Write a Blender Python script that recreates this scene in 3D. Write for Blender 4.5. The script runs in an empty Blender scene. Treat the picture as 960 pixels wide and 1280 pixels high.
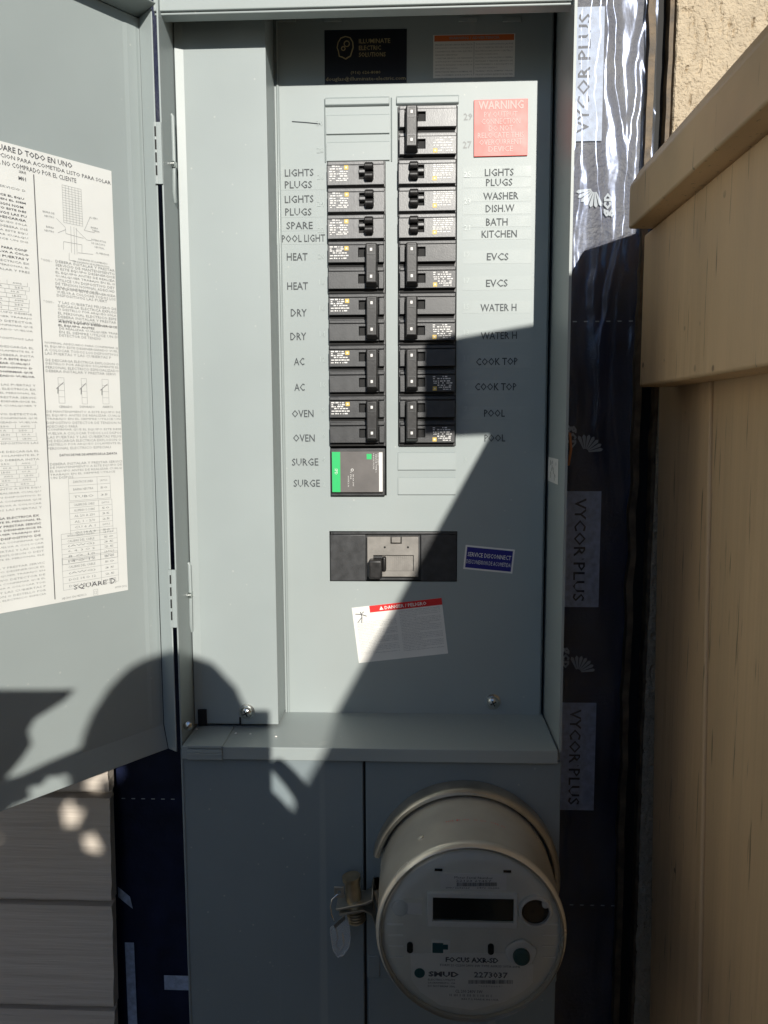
import bpy, bmesh, math, random
from mathutils import Vector, Matrix, noise
random.seed(7)
S = bpy.context.scene
COL = S.collection
# ------------------------------------------------------------------ camera, sky, sun
FPX, TH, PSI, RHO, DIST = 990.6, .11011, .04183, -.0038, .8136
F = Vector((-math.sin(PSI)*math.cos(TH), math.cos(PSI)*math.cos(TH), -math.sin(TH)))
_R = Vector((math.cos(PSI), math.sin(PSI), 0)); _U = _R.cross(F)
R2 = _R*math.cos(RHO)+_U*math.sin(RHO); U2 = _U*math.cos(RHO)-_R*math.sin(RHO)
EYE = Vector((0, -DIST, 0))
cd = bpy.data.cameras.new('camera'); cam = bpy.data.objects.new('camera', cd); COL.objects.link(cam)
cam.matrix_world = Matrix(((R2.x, U2.x, -F.x, EYE.x), (R2.y, U2.y, -F.y, EYE.y), (R2.z, U2.z, -F.z, EYE.z), (0, 0, 0, 1)))
cd.sensor_fit = 'HORIZONTAL'; cd.sensor_width = 36; cd.lens = 36*FPX/960
cd.clip_start = .004; cd.clip_end = 500
S.camera = cam
S.render.resolution_x = 768; S.render.resolution_y = 1024
SX, SZ = .207, .38                      # sun shift per metre of depth on the panel
sd = Vector((SX, -1, SZ)).normalized()  # towards the sun
elev = math.asin(sd.z)
w = bpy.data.worlds.new('World'); S.world = w; w.use_nodes = True
nt = w.node_tree; bg = nt.nodes['Background']
sky = nt.nodes.new('ShaderNodeTexSky'); sky.sky_type = 'NISHITA'; sky.sun_disc = False
sky.sun_elevation = elev; sky.sun_rotation = math.atan2(sd.x, sd.y)
nt.links.new(sky.outputs[0], bg.inputs[0]); bg.inputs[1].default_value = .12; sky.ozone_density = 5; sky.dust_density = .3
ld = bpy.data.lights.new('sun', 'SUN'); ld.energy = 5.0; ld.angle = math.radians(.53); ld.color = (1, .955, .87)
lo = bpy.data.objects.new('sun', ld); COL.objects.link(lo); lo.rotation_euler = sd.to_track_quat('Z', 'Y').to_euler()
S.view_settings.view_transform = 'Standard'; S.view_settings.look = 'None'
S.view_settings.gamma = 1; S.view_settings.exposure = -.02

# ------------------------------------------------------------------ pixel -> place on a real plane
def ray(px, py): return F*FPX+R2*(px-480)-U2*(py-640)
def W(px, py, y=0.):
    d = ray(px, py); return EYE+d*((y+DIST)/d.y)
def WX(px, py, X):
    d = ray(px, py); return EYE+d*(X/d.x)
# ------------------------------------------------------------------ materials
def mat(name, col, rough=.5, metal=0., spec=.5, bump=None, var=None, coat=0., extra=None):
    """bump=(scale,strength,distance[,stretch]) ; var=(scale,amount[,stretch])"""
    m = bpy.data.materials.new(name); m.use_nodes = True
    t = m.node_tree; N = t.nodes; L = t.links; p = N['Principled BSDF']
    p.inputs['Base Color'].default_value = (*col, 1); p.inputs['Roughness'].default_value = rough
    p.inputs['Metallic'].default_value = metal; p.inputs['Specular IOR Level'].default_value = spec
    p.inputs['Coat Weight'].default_value = coat; p.inputs['Coat Roughness'].default_value = .1
    tc = N.new('ShaderNodeTexCoord')
    def nz(scale, stretch=(1, 1, 1), detail=4):
        mp = N.new('ShaderNodeMapping'); mp.inputs['Scale'].default_value = stretch
        L.new(tc.outputs['Object'], mp.inputs[0])
        n = N.new('ShaderNodeTexNoise'); n.inputs['Scale'].default_value = scale; n.inputs['Detail'].default_value = detail
        L.new(mp.outputs[0], n.inputs['Vector']); return n.outputs[0]
    if var:
        o = nz(var[0], var[2] if len(var) > 2 else (1, 1, 1))
        cr = N.new('ShaderNodeValToRGB'); a = var[1]
        cr.color_ramp.elements[0].position = .32; cr.color_ramp.elements[1].position = .68
        cr.color_ramp.elements[0].color = (*[c*(1-a) for c in col], 1); cr.color_ramp.elements[1].color = (*[min(1, c*(1+a)) for c in col], 1)
        L.new(o, cr.inputs[0]); L.new(cr.outputs[0], p.inputs['Base Color'])
        mr = N.new('ShaderNodeMapRange'); mr.inputs['To Min'].default_value = max(.02, rough-.07); mr.inputs['To Max'].default_value = rough+.07
        L.new(o, mr.inputs[0]); L.new(mr.outputs[0], p.inputs['Roughness'])
    if bump:
        o = nz(bump[0], bump[3] if len(bump) > 3 else (1, 1, 1), 6)
        b = N.new('ShaderNodeBump'); b.inputs['Strength'].default_value = bump[1]; b.inputs['Distance'].default_value = bump[2]
        L.new(o, b.inputs['Height']); L.new(b.outputs[0], p.inputs['Normal'])
    if extra: extra(m, t, N, L, p, tc, nz)
    return m
def scuffs(m, t, N, L, p, tc, nz):
    # sparse dust specks and faint runs of dirt on the enamel
    base = p.inputs['Base Color'].links[0].from_socket
    n = N.new('ShaderNodeTexVoronoi'); n.inputs['Scale'].default_value = 70; L.new(tc.outputs['Object'], n.inputs['Vector'])
    cr = N.new('ShaderNodeValToRGB'); cr.color_ramp.elements[0].position = .04; cr.color_ramp.elements[1].position = .085
    cr.color_ramp.elements[0].color = (.35, .35, .35, 1); cr.color_ramp.elements[1].color = (0, 0, 0, 1); L.new(n.outputs['Distance'], cr.inputs[0])
    g = nz(9); c2 = N.new('ShaderNodeValToRGB'); c2.color_ramp.elements[0].position = .48; c2.color_ramp.elements[1].position = .56
    L.new(g, c2.inputs[0])
    mu = N.new('ShaderNodeMath'); mu.operation = 'MULTIPLY'; L.new(cr.outputs[0], mu.inputs[0]); L.new(c2.outputs[0], mu.inputs[1])
    mx = N.new('ShaderNodeMixRGB'); L.new(mu.outputs[0], mx.inputs[0]); L.new(base, mx.inputs[1]); mx.inputs[2].default_value = (.62, .62, .56, 1)
    sm = nz(5, (1, 1, .35)); c4 = N.new('ShaderNodeValToRGB'); c4.color_ramp.elements[0].position = .52; c4.color_ramp.elements[1].position = .75
    c4.color_ramp.elements[0].color = (0, 0, 0, 1); c4.color_ramp.elements[1].color = (.22, .22, .22, 1); L.new(sm, c4.inputs[0])
    m2 = N.new('ShaderNodeMixRGB'); L.new(c4.outputs[0], m2.inputs[0]); L.new(mx.outputs[0], m2.inputs[1]); m2.inputs[2].default_value = (.42, .41, .37, 1)
    sc = nz(30, (1, 1, .015), 2); c5 = N.new('ShaderNodeValToRGB'); c5.color_ramp.elements[0].position = .70; c5.color_ramp.elements[1].position = .73
    c5.color_ramp.elements[0].color = (0, 0, 0, 1); c5.color_ramp.elements[1].color = (.16, .16, .16, 1); L.new(sc, c5.inputs[0])
    m3 = N.new('ShaderNodeMixRGB'); L.new(c5.outputs[0], m3.inputs[0]); L.new(m2.outputs[0], m3.inputs[1]); m3.inputs[2].default_value = (.55, .56, .52, 1)
    L.new(m3.outputs[0], p.inputs['Base Color'])
def woodmarks(m, t, N, L, p, tc, nz):
    base = p.inputs['Base Color'].links[0].from_socket
    n = nz(210, (1, 1, .055), 3); cr = N.new('ShaderNodeValToRGB')
    cr.color_ramp.elements[0].position = .652; cr.color_ramp.elements[0].color = (0, 0, 0, 1)
    cr.color_ramp.elements[1].position = .72; cr.color_ramp.elements[1].color = (.65, .65, .65, 1); L.new(n, cr.inputs[0])
    v = N.new('ShaderNodeTexVoronoi'); v.inputs['Scale'].default_value = 34; L.new(tc.outputs['Object'], v.inputs['Vector'])
    c2 = N.new('ShaderNodeValToRGB'); c2.color_ramp.elements[0].position = .07; c2.color_ramp.elements[0].color = (.8, .8, .8, 1)
    c2.color_ramp.elements[1].position = .11; c2.color_ramp.elements[1].color = (0, 0, 0, 1); L.new(v.outputs['Distance'], c2.inputs[0])
    g = nz(7); c3 = N.new('ShaderNodeValToRGB'); c3.color_ramp.elements[0].position = .56; c3.color_ramp.elements[1].position = .66; L.new(g, c3.inputs[0])
    mu = N.new('ShaderNodeMath'); mu.operation = 'MULTIPLY'; L.new(c2.outputs[0], mu.inputs[0]); L.new(c3.outputs[0], mu.inputs[1])
    ad = N.new('ShaderNodeMath'); ad.operation = 'MAXIMUM'; L.new(cr.outputs[0], ad.inputs[0]); L.new(mu.outputs[0], ad.inputs[1])
    mx = N.new('ShaderNodeMixRGB'); L.new(ad.outputs[0], mx.inputs[0]); L.new(base, mx.inputs[1]); mx.inputs[2].default_value = (.13, .07, .035, 1)
    L.new(mx.outputs[0], p.inputs['Base Color'])
ENAMEL = (.325, .368, .366)
M = {
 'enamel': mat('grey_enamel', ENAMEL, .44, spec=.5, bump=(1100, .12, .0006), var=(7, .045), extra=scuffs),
 'enamel_shaded': mat('grey_enamel_shaded', (.205, .25, .268), .46, bump=(1100, .12, .0006), var=(9, .05), extra=scuffs),  # same enamel, darker and bluer to stand in for shade
 'glossy_enamel': mat('glossy_enamel', ENAMEL, .2),
 'dark': mat('dark_gap', (.008, .008, .009), .8),
 'plastic': mat('black_breaker_plastic', (.030, .031, .033), .42, spec=.7, bump=(900, .2, .0004), var=(120, .3)),
 'tandem': mat('glare_breaker_plastic', (.092, .093, .096), .40, spec=.85, bump=(900, .2, .0004), var=(120, .3)),  # base greyed to stand in for sun glare on these breakers
 'handle': mat('black_handle_plastic', (.018, .017, .017), .38, bump=(700, .2, .0003), var=(200, .3)),
 'void': mat('black_recess', (.004, .004, .004), .7),
 'white': mat('white_paper', (.78, .77, .73), .5, var=(30, .03)),
 'paper': mat('door_label_paper', (.75, .76, .735), .5, var=(20, .03)),
 'ink': mat('black_ink', (.10, .10, .11), .6),
 'greyink': mat('grey_print', (.31, .32, .32), .6),
 'legend': mat('legend_ink', (.055, .065, .07), .6),
 'emboss': mat('embossed_enamel', (.39, .44, .43), .33, bump=(900, .1, .0004)),
 'speck': mat('white_print_specks', (.75, .74, .72), .5),
 'yellow': mat('yellow_print', (.72, .50, .10), .5),
 'green': mat('green_print', (.02, .50, .14), .45),
 'surge': mat('surge_face_grey', (.13, .12, .115), .5, bump=(800, .2, .0003), var=(60, .12)),
 'red': mat('red_plate', (.70, .09, .07), .42, var=(60, .06)),
 'redink': mat('red_print', (.65, .02, .02), .5),
 'redtext': mat('pale_engraving', (.62, .40, .37), .5),
 'orange': mat('orange_print', (.62, .14, .03), .5),
 'blue': mat('blue_print', (.012, .012, .20), .5),
 'black_label': mat('black_label', (.006, .006, .012), .35),
 'gold': mat('gold_print', (.42, .33, .16), .5),
 'tape': mat('clear_label_tape', (.335, .378, .374), .43, bump=(900, .15, .0005), var=(60, .03)),
 'zinc': mat('zinc', (.62, .64, .62), .25, 1., bump=(300, .2, .0005)),
 'satin': mat('satin_plate', (.25, .235, .215), .5, .15, bump=(500, .3, .0004), var=(90, .14)),
 'steel': mat('dull_steel_ring', (.50, .47, .40), .33, .8, bump=(200, .15, .0005), var=(40, .18)),
 'brass': mat('dull_brass', (.46, .38, .25), .33, .85, bump=(200, .15, .0005), var=(60, .3)),
 'champagne': mat('champagne_shell', (.76, .71, .60), .25, .45, bump=(60, .12, .002), var=(12, .16)),
 'meterface': mat('meter_face_plastic', (.74, .74, .66), .5, var=(40, .04)),
 'meterlabel': mat('meter_name_plate', (.84, .84, .78), .5, var=(40, .03)),
 'lcd': mat('dark_display', (.014, .016, .012), .15),
 'lens': mat('black_lens', (.006, .006, .01), .08),
 'teal': mat('teal_print', (.01, .09, .10), .5),
 'copper': mat('copper_strap', (.60, .26, .12), .4, .8),
 'navy': mat('navy_membrane', (.008, .012, .036), .42, spec=.25, bump=(240, .35, .0012), var=(30, .35)),
 'print': mat('membrane_print', (.33, .39, .52), .5, bump=(500, .5, .0006), var=(160, .22)),
 'printdark': mat('membrane_lettering', (.010, .014, .03), .5),
 'dash': mat('membrane_dashes', (.30, .34, .38), .5),
 'siding': mat('lap_siding_paint', (.60, .53, .455), .75, bump=(60, .7, .004, (.09, 1, 1.8)), var=(30, .04, (.10, 1, 2))),
 'stucco': mat('stucco', (.57, .475, .345), .9, bump=(330, 1, .004), var=(60, .09)),
 'fence': mat('tan_fence_paint', (.80, .55, .31), .55, bump=(90, .7, .002, (1, 1, .04)), var=(30, .06, (1, 1, .10)), extra=woodmarks),
 'fencecap': mat('tan_cap_paint', (.72, .50, .28), .5, bump=(60, .35, .0015, (1, .05, 1)), var=(9, .14), extra=woodmarks),
 'bead': mat('weathered_bead', (.12, .085, .05), .6, bump=(120, .6, .003), var=(60, .5)),
 'bounce_concrete': mat('pale_concrete', (.52, .50, .46), .9, bump=(60, .4, .003), var=(3, .1)),
 'cream': mat('cream_wall_paint', (.82, .76, .64), .8, bump=(90, .4, .003), var=(4, .03)),
 'sheath': mat('sheathing', (.20, .14, .08), .8, var=(30, .2)),
 'ground': mat('packed_earth', (.17, .15, .12), .9, bump=(60, .4, .003), var=(3, .12)),
 'skin': mat('skin', (.45, .26, .18), .5), 'cloth': mat('dark_cloth', (.03, .04, .07), .9, bump=(400, .4, .001)),
 'hair': mat('brown_hair', (.03, .02, .012), .6), 'denim': mat('denim', (.04, .06, .12), .9),
 'leaf': mat('leaf_green', (.05, .10, .025), .5, var=(6, .3)), 'bark': mat('bark', (.12, .08, .05), .9),
}
def film_mat():
    m = bpy.data.materials.new('clear_release_film'); m.use_nodes = True
    t = m.node_tree; N = t.nodes; L = t.links; p = N['Principled BSDF']
    p.inputs['Base Color'].default_value = (.75, .80, .84, 1); p.inputs['Roughness'].default_value = .2
    p.inputs['Specular IOR Level'].default_value = .8
    tc = N.new('ShaderNodeTexCoord'); n = N.new('ShaderNodeTexNoise'); n.inputs['Scale'].default_value = 60; n.inputs['Detail'].default_value = 3
    mp = N.new('ShaderNodeMapping'); mp.inputs['Scale'].default_value = (1, 1, .45)
    L.new(tc.outputs['Object'], mp.inputs[0]); L.new(mp.outputs[0], n.inputs['Vector'])
    b = N.new('ShaderNodeBump'); b.inputs['Strength'].default_value = .35; b.inputs['Distance'].default_value = .0018
    L.new(n.outputs[0], b.inputs['Height']); L.new(b.outputs[0], p.inputs['Normal'])
    n2 = N.new('ShaderNodeTexNoise'); n2.inputs['Scale'].default_value = 14; L.new(mp.outputs[0], n2.inputs['Vector'])
    mr = N.new('ShaderNodeMapRange'); mr.inputs['To Min'].default_value = .0; mr.inputs['To Max'].default_value = .10
    mr.inputs['From Min'].default_value = .3; mr.inputs['From Max'].default_value = .7
    L.new(n2.outputs[0], mr.inputs[0]); L.new(mr.outputs[0], p.inputs['Alpha'])
    g = N.new('ShaderNodeBsdfGlossy'); g.inputs['Roughness'].default_value = .20; g.inputs['Color'].default_value = (.024, .028, .040, 1)
    L.new(b.outputs[0], g.inputs['Normal'])
    ad = N.new('ShaderNodeAddShader'); L.new(p.outputs[0], ad.inputs[0]); L.new(g.outputs[0], ad.inputs[1])
    L.new(ad.outputs[0], N['Material Output'].inputs['Surface']); return m
M['film'] = film_mat()
def clear_mat():
    m = bpy.data.materials.new('clear_plastic'); m.use_nodes = True
    p = m.node_tree.nodes['Principled BSDF']
    p.inputs['Base Color'].default_value = (.7, .75, .78, 1); p.inputs['Roughness'].default_value = .12; p.inputs['Alpha'].default_value = .28
    return m
M['clear'] = clear_mat()
def glass_mat():
    m = bpy.data.materials.new('cover_glass'); m.use_nodes = True; t = m.node_tree; N = t.nodes; L = t.links
    a = N.new('ShaderNodeBsdfTransparent'); b = N.new('ShaderNodeBsdfGlossy'); b.inputs['Roughness'].default_value = .06; c = N.new('ShaderNodeMixShader'); f = N.new('ShaderNodeFresnel'); f.inputs[0].default_value = 1.5
    L.new(f.outputs[0], c.inputs[0]); L.new(a.outputs[0], c.inputs[1]); L.new(b.outputs[0], c.inputs[2]); L.new(c.outputs[0], N['Material Output'].inputs['Surface']); return m
M['glass'] = glass_mat()

# ------------------------------------------------------------------ mesh kit
class MB:
    def __init__(s): s.v = []; s.f = []; s.m = []
    def add(s, vs, fs, mi=0):
        b = len(s.v); s.v += [tuple(v) for v in vs]; s.f += [tuple(b+i for i in f) for f in fs]; s.m += [mi]*len(fs); return s
    def box(s, x0, x1, y0, y1, z0, z1, mi=0):
        return s.add([(x, y, z) for x in (x0, x1) for y in (y0, y1) for z in (z0, z1)],
                     [(0, 1, 3, 2), (4, 6, 7, 5), (0, 4, 5, 1), (2, 3, 7, 6), (0, 2, 6, 4), (1, 5, 7, 3)], mi)
    def prism(s, pts, ext, mi=0):
        """polygon of 3-D points pushed along ext"""
        n = len(pts); e = Vector(ext); vs = [Vector(p) for p in pts]
        nr = Vector((0, 0, 0))
        for i in range(n): nr += vs[i].cross(vs[(i+1) % n])
        if nr.dot(e) > 0: vs = vs[::-1]
        vs2 = vs+[p+e for p in vs]
        return s.add(vs2, [tuple(range(n)), tuple(range(2*n-1, n-1, -1))]+[(i, i+n, (i+1) % n+n, (i+1) % n) for i in range(n)], mi)
    def tube(s, path, r, n=10, mi=0, caps=True):
        P = [Vector(p) for p in path]; rs = r if isinstance(r, (list, tuple)) else [r]*len(P)
        vs = []; prev = None
        for i, p in enumerate(P):
            d = (P[min(i+1, len(P)-1)]-P[max(i-1, 0)]).normalized()
            if prev is None: a = d.orthogonal().normalized()
            else: a = (prev-d*prev.dot(d)).normalized()
            prev = a; b = d.cross(a)
            for k in range(n):
                t = 2*math.pi*k/n; vs.append(p+(a*math.cos(t)+b*math.sin(t))*rs[i])
        fs = [(i*n+k, i*n+(k+1) % n, (i+1)*n+(k+1) % n, (i+1)*n+k) for i in range(len(P)-1) for k in range(n)]
        if caps: fs += [tuple(range(n-1, -1, -1)), tuple(range((len(P)-1)*n, len(P)*n))]
        return s.add(vs, fs, mi)
    def lathe(s, prof, c, axis='y', n=64, mi=0, close=False, a0=0, a1=2*math.pi):
        """prof = [(radius, along)] ; along grows out of the wall (-y) for axis y, up for axis z"""
        full = abs(a1-a0-2*math.pi) < 1e-6; m = n if full else n+1; vs = []
        for r, h in prof:
            for k in range(m):
                t = a0+(a1-a0)*k/n
                if axis == 'y': vs.append((c[0]+r*math.cos(t), c[1]-h, c[2]+r*math.sin(t)))
                else: vs.append((c[0]+r*math.cos(t), c[1]+r*math.sin(t), c[2]+h))
        q = len(prof); fs = []
        for i in range(q if close else q-1):
            j = (i+1) % q
            for k in range(n):
                k2 = (k+1) % m; fs.append((i*m+k, i*m+k2, j*m+k2, j*m+k))
        return s.add(vs, fs, mi)
    def build(s, name, mats, parent=None, bevel=0, seg=2, smooth=False, kind=None, label=None, loc=None):
        me = bpy.data.meshes.new(name); me.from_pydata(s.v, [], s.f)
        if not isinstance(mats, (list, tuple)): mats = [mats]
        for m in mats: me.materials.append(M[m] if isinstance(m, str) else m)
        me.polygons.foreach_set('material_index', s.m)
        bm = bmesh.new(); bm.from_mesh(me)
        if bevel:
            bmesh.ops.remove_doubles(bm, verts=bm.verts, dist=1e-6)
            es = [e for e in bm.edges if len(e.link_faces) == 2 and e.calc_face_angle(0) > .5]
            bmesh.ops.bevel(bm, geom=es, offset=bevel, segments=seg, affect='EDGES', profile=.5, clamp_overlap=True)
        if name not in ('lettering',): bmesh.ops.recalc_face_normals(bm, faces=bm.faces)
        bm.to_mesh(me); bm.free()
        if smooth or bevel:
            if bevel: fl = [min((me.vertices[a].co-me.vertices[b].co).length for a, b in p.edge_keys) < bevel*1.1 for p in me.polygons]
            else: fl = [True]*len(me.polygons)
            me.polygons.foreach_set('use_smooth', fl)
            if not bevel: me.set_sharp_from_angle(angle=math.radians(38))
        o = bpy.data.objects.new(name, me); COL.objects.link(o)
        if parent: o.parent = parent
        if kind: o['kind'] = kind
        if label: o['label'] = label
        if loc: o.location = loc
        return o
def thing(name, label, cat, loc=(0, 0, 0), group=None):
    o = bpy.data.objects.new(name, None); o.empty_display_size = .02; COL.objects.link(o); o.location = loc
    o['label'] = label; o['category'] = cat
    if group: o['group'] = group
    return o
def tag(o, label, cat, group=None):
    o['label'] = label; o['category'] = cat
    if group: o['group'] = group
def holed(mb, x0, x1, z0, z1, holes, y, depth, mi=0):
    """front sheet at y with rectangular holes; edges run back by depth"""
    xs = sorted({x0, x1, *[v for h in holes for v in h[:2]]}); zs = sorted({z0, z1, *[v for h in holes for v in h[2:]]})
    solid = lambda i, j: 0 <= i < len(xs)-1 and 0 <= j < len(zs)-1 and not any(h[0] <= (xs[i]+xs[i+1])/2 <= h[1] and h[2] <= (zs[j]+zs[j+1])/2 <= h[3] for h in holes)
    for i in range(len(xs)-1):
        for j in range(len(zs)-1):
            if not solid(i, j): continue
            a, b, c, d = xs[i], xs[i+1], zs[j], zs[j+1]
            mb.add([(a, y, c), (b, y, c), (b, y, d), (a, y, d)], [(0, 1, 2, 3)], mi)
            for ok, p, q in ((solid(i-1, j), (a, d), (a, c)), (solid(i+1, j), (b, c), (b, d)), (solid(i, j-1), (a, c), (b, c)), (solid(i, j+1), (b, d), (a, d))):
                if not ok: mb.add([(p[0], y, p[1]), (q[0], y, q[1]), (q[0], y+depth, q[1]), (p[0], y+depth, p[1])], [(3, 2, 1, 0)], mi)
    return mb
# ------------------------------------------------------------------ lettering
_tc = {}
def glyphs(s, bold=0., spacing=1., line=1.0, align='LEFT'):
    key = (s, bold, spacing, line, align)
    if key in _tc: return _tc[key]
    c = bpy.data.curves.new('t', 'FONT'); c.body = s; c.size = 1; c.resolution_u = 1; c.offset = bold
    c.space_character = spacing; c.space_line = line; c.align_x = align
    o = bpy.data.objects.new('t', c); COL.objects.link(o)
    dg = bpy.context.evaluated_depsgraph_get(); dg.update()
    me = bpy.data.meshes.new_from_object(o.evaluated_get(dg))
    vs = [(v.co.x, v.co.y) for v in me.vertices]; fs = [tuple(p.vertices) for p in me.polygons]
    bpy.data.objects.remove(o); bpy.data.curves.remove(c); bpy.data.meshes.remove(me)
    if vs:
        xs = [v[0] for v in vs]; ys = [v[1] for v in vs]; bb = (min(xs), max(xs), min(ys), max(ys))
    else: bb = (0, 1, 0, 1)
    _tc[key] = (vs, fs, bb); return _tc[key]
def letter(mb, s, c, ux, uz, n, wd=None, ht=None, mi=0, bold=0., eps=.0002, anchor=(.5, .5), depth=0, **k):
    """write s in the frame (ux, uz) about the point c; wd/ht in metres fit the ink box"""
    vs, fs, bb = glyphs(s, bold, **k)
    if not vs: return
    w0, h0 = max(bb[1]-bb[0], 1e-4), max(bb[3]-bb[2], 1e-4)
    sx = wd/w0 if wd else ht/h0; sy = ht/h0 if ht else sx
    c = Vector(c); ox = bb[0]+w0*anchor[0]; oy = bb[2]+h0*anchor[1]
    P = [c+ux*((x-ox)*sx)+uz*((y-oy)*sy)+n*eps for x, y in vs]
    nr = ux.cross(uz)
    mb.add(P, fs if nr.dot(n) > 0 else [f[::-1] for f in fs], mi)
X_, Y_, Z_ = Vector((1, 0, 0)), Vector((0, 1, 0)), Vector((0, 0, 1))
NF = Vector((0, -1, 0))
def px_text(s, cx, cy, wpx, hpx, y, name, matn, parent, bold=0., label=None, eps=.0002):
    c = W(cx, cy, y); wd = (W(cx+wpx/2, cy, y)-W(cx-wpx/2, cy, y)).length; ht = (W(cx, cy-hpx/2, y)-W(cx, cy+hpx/2, y)).length
    a_ = random.uniform(-.014, .014); u_ = X_*math.cos(a_)+Z_*math.sin(a_); z_ = Z_*math.cos(a_)-X_*math.sin(a_)
    mb = MB(); letter(mb, s, c, u_, z_, NF, wd, ht, 0, bold, eps); return mb.build(name, matn, parent, label=label)
def rect(mb, x0, x1, z0, z1, y, mi=0):
    mb.add([(x0, y, z0), (x1, y, z0), (x1, y, z1), (x0, y, z1)], [(0, 1, 2, 3)], mi)

# ================================================================== THE SETTING
g = MB(); g.add([(-60, -60, -1.5), (60, -60, -1.5), (60, 60, -1.5), (-60, 60, -1.5)], [(0, 1, 2, 3)]); g.build('ground', 'ground', kind='structure')

pt = MB(); pt.prism([(-7, -9, -1.496), (-1.15, -9, -1.496), (-1.15, -.2, -1.496), (-7, -.2, -1.496)], (0, 0, -.05)); pt.build('bounce_concrete', 'bounce_concrete', kind='structure')  # pale slab added out of view to throw sunlight up at the fence
gw = thing('bounce_wall', 'unseen cream wall added left of the open panel door to bounce sunlight onto the fence', 'wall', (-1.75, -2.3, -1.5))  # added reflector, out of view, lighting the fence face
MB().box(-1.85, -1.65, -5.0, .30, -1.5, 1.05).build('wall', 'cream', gw, loc=-Vector(gw.location), bevel=.004)
MB().box(-1.89, -1.61, -5.03, .33, 1.05, 1.10).build('coping', 'bounce_concrete', gw, loc=-Vector(gw.location), bevel=.006)
# ---- house wall
wall = thing('house_wall', 'house wall with grey lap siding, dark waterproof membrane and tan stucco behind the panel', 'wall', (0, .1, -1.5))
def wchild(o): o.parent = wall; o.location = (0, -.1, 1.5); return o
wchild(MB().box(-1.0, 1.5, .112, .25, -1.5, 1.01).build('sheathing', 'sheath'))
# membrane: a gently folded sheet
def folded(x0, x1, z0, z1, nx, nz_, fn, y0):
    mb = MB(); vs = []
    for j in range(nz_+1):
        z = z0+(z1-z0)*j/nz_
        for i in range(nx+1):
            x = x0+(x1-x0)*i/nx; vs.append((x, y0-fn(x, z), z))
    mb.add(vs, [(j*(nx+1)+i, j*(nx+1)+i+1, (j+1)*(nx+1)+i+1, (j+1)*(nx+1)+i) for j in range(nz_) for i in range(nx)]); return mb
base_fold = lambda x, z: .0012*noise.noise(Vector((x*22, 3, z*5)))+.0006*noise.noise(Vector((x*70, 9, z*20)))
wchild(folded(-.42, .30, -.95, .75, 150, 240, base_fold, .1).build('waterproof_membrane', 'navy', smooth=True))
# clear film over the right-hand strip, in long vertical wrinkles
ridges = [(.147, .0020, .0022, 1), (.158, .0045, .0028, 2), (.170, .0050, .0030, 3), (.1835, .0048, .0026, 4), (.199, .0060, .0040, 5), (.214, .0050, .0028, 6), (.229, .0045, .0030, 7), (.243, .0030, .0030, 8), (.252, .003, .003, 9)]
def film_h(x, z):
    h = .0018
    for i, (xc, a, s, k) in enumerate(ridges):
        c = xc+.017*noise.noise(Vector((k*7.1, z*5.5, 0)))+.007*noise.noise(Vector((k*3.3, z*17, 4)))+.002*noise.noise(Vector((k*3.3, z*60, 4)))
        am = a*(.15+.85*max(0, min(1, .5+1.4*noise.noise(Vector((k*5.7, z*6, 8))))))
        h += am*math.exp(-((x-c)/(s*1.7))**2)
    h += .0010*noise.noise(Vector((x*60, 2, z*22)))
    f = min(1, max(0, (z+.10)/.36)); return .0016+h*(.12+.88*f)
wchild(folded(.1370, .2565, -.90, .55, 110, 620, film_h, .1).build('release_film', 'film', smooth=True))
def ribbon(mb, x0, x1, z0, z1, y, mi=0, n=14):
    rect(mb, x0, x1, z0, z1, y, mi)
NM = NF
def vycor(px0, px1, py0, py1, up, lay=.0984):
    mb = MB(); a = W(px0, py0, lay); b = W(px1, py1, lay)
    x0, x1, z0, z1 = a.x, b.x, b.z, a.z
    rect(mb, x0, x1, z0, z1, lay)
    c = Vector(((x0+x1)/2+(.002 if not up else -.002), lay, (z0+z1)/2))
    ux, uz = (Z_, -X_) if up else (-Z_, X_)
    letter(mb, 'VYCOR', c-ux*(z1-z0)*.19, ux, uz, NF, (z1-z0)*.50, .0135, 1, .012)
    letter(mb, 'PLUS', c+ux*(z1-z0)*.28, ux, uz, NF, (z1-z0)*.34, .0135, 1, .012)
    letter(mb, 'R', c+ux*(z1-z0)*.085+uz*.004, ux, uz, NF, .0022, .0028, 1)
    # side border lines
    return wchild(mb.build('membrane_print', ['print', 'printdark'], label='blue-grey printed band reading VYCOR PLUS'))
vycor(696, 748, 614, 759, False); vycor(690, 742, 878, 1013, False); vycor(712, 752, 9, 176, True)
def shell_logo(cx, cy, up, wd=44, lay=.0984):
    mb = MB(); c = W(cx, cy, lay); ux, uz = (Z_, -X_) if up else (-Z_, X_)
    letter(mb, 'gcp', c-uz*.010-ux*.004, ux, uz, NF, .026, .012, 0, .03)
    o = c+uz*.006+ux*.014
    for k in range(7):   # a fan of curved blades
        a = math.radians(100+k*17); d = ux*math.cos(a)+uz*math.sin(a); e = ux*-math.sin(a)+uz*math.cos(a)
        mb.add([o+d*.004-e*.0005, o+d*.018-e*.0020, o+d*.0205, o+d*.018+e*.0020, o+d*.004+e*.0005], [(0, 1, 2, 3, 4)], 0)
    for f in range(len(mb.f)): mb.v = [(v[0], lay, v[2]) if False else v for v in mb.v]; break
    return wchild(mb.build('printed_emblem', 'dash', label='pale printed fan emblem with the letters gcp'))
shell_logo(725, 550, False); shell_logo(716, 826, False); shell_logo(750, 252, True)
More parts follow.
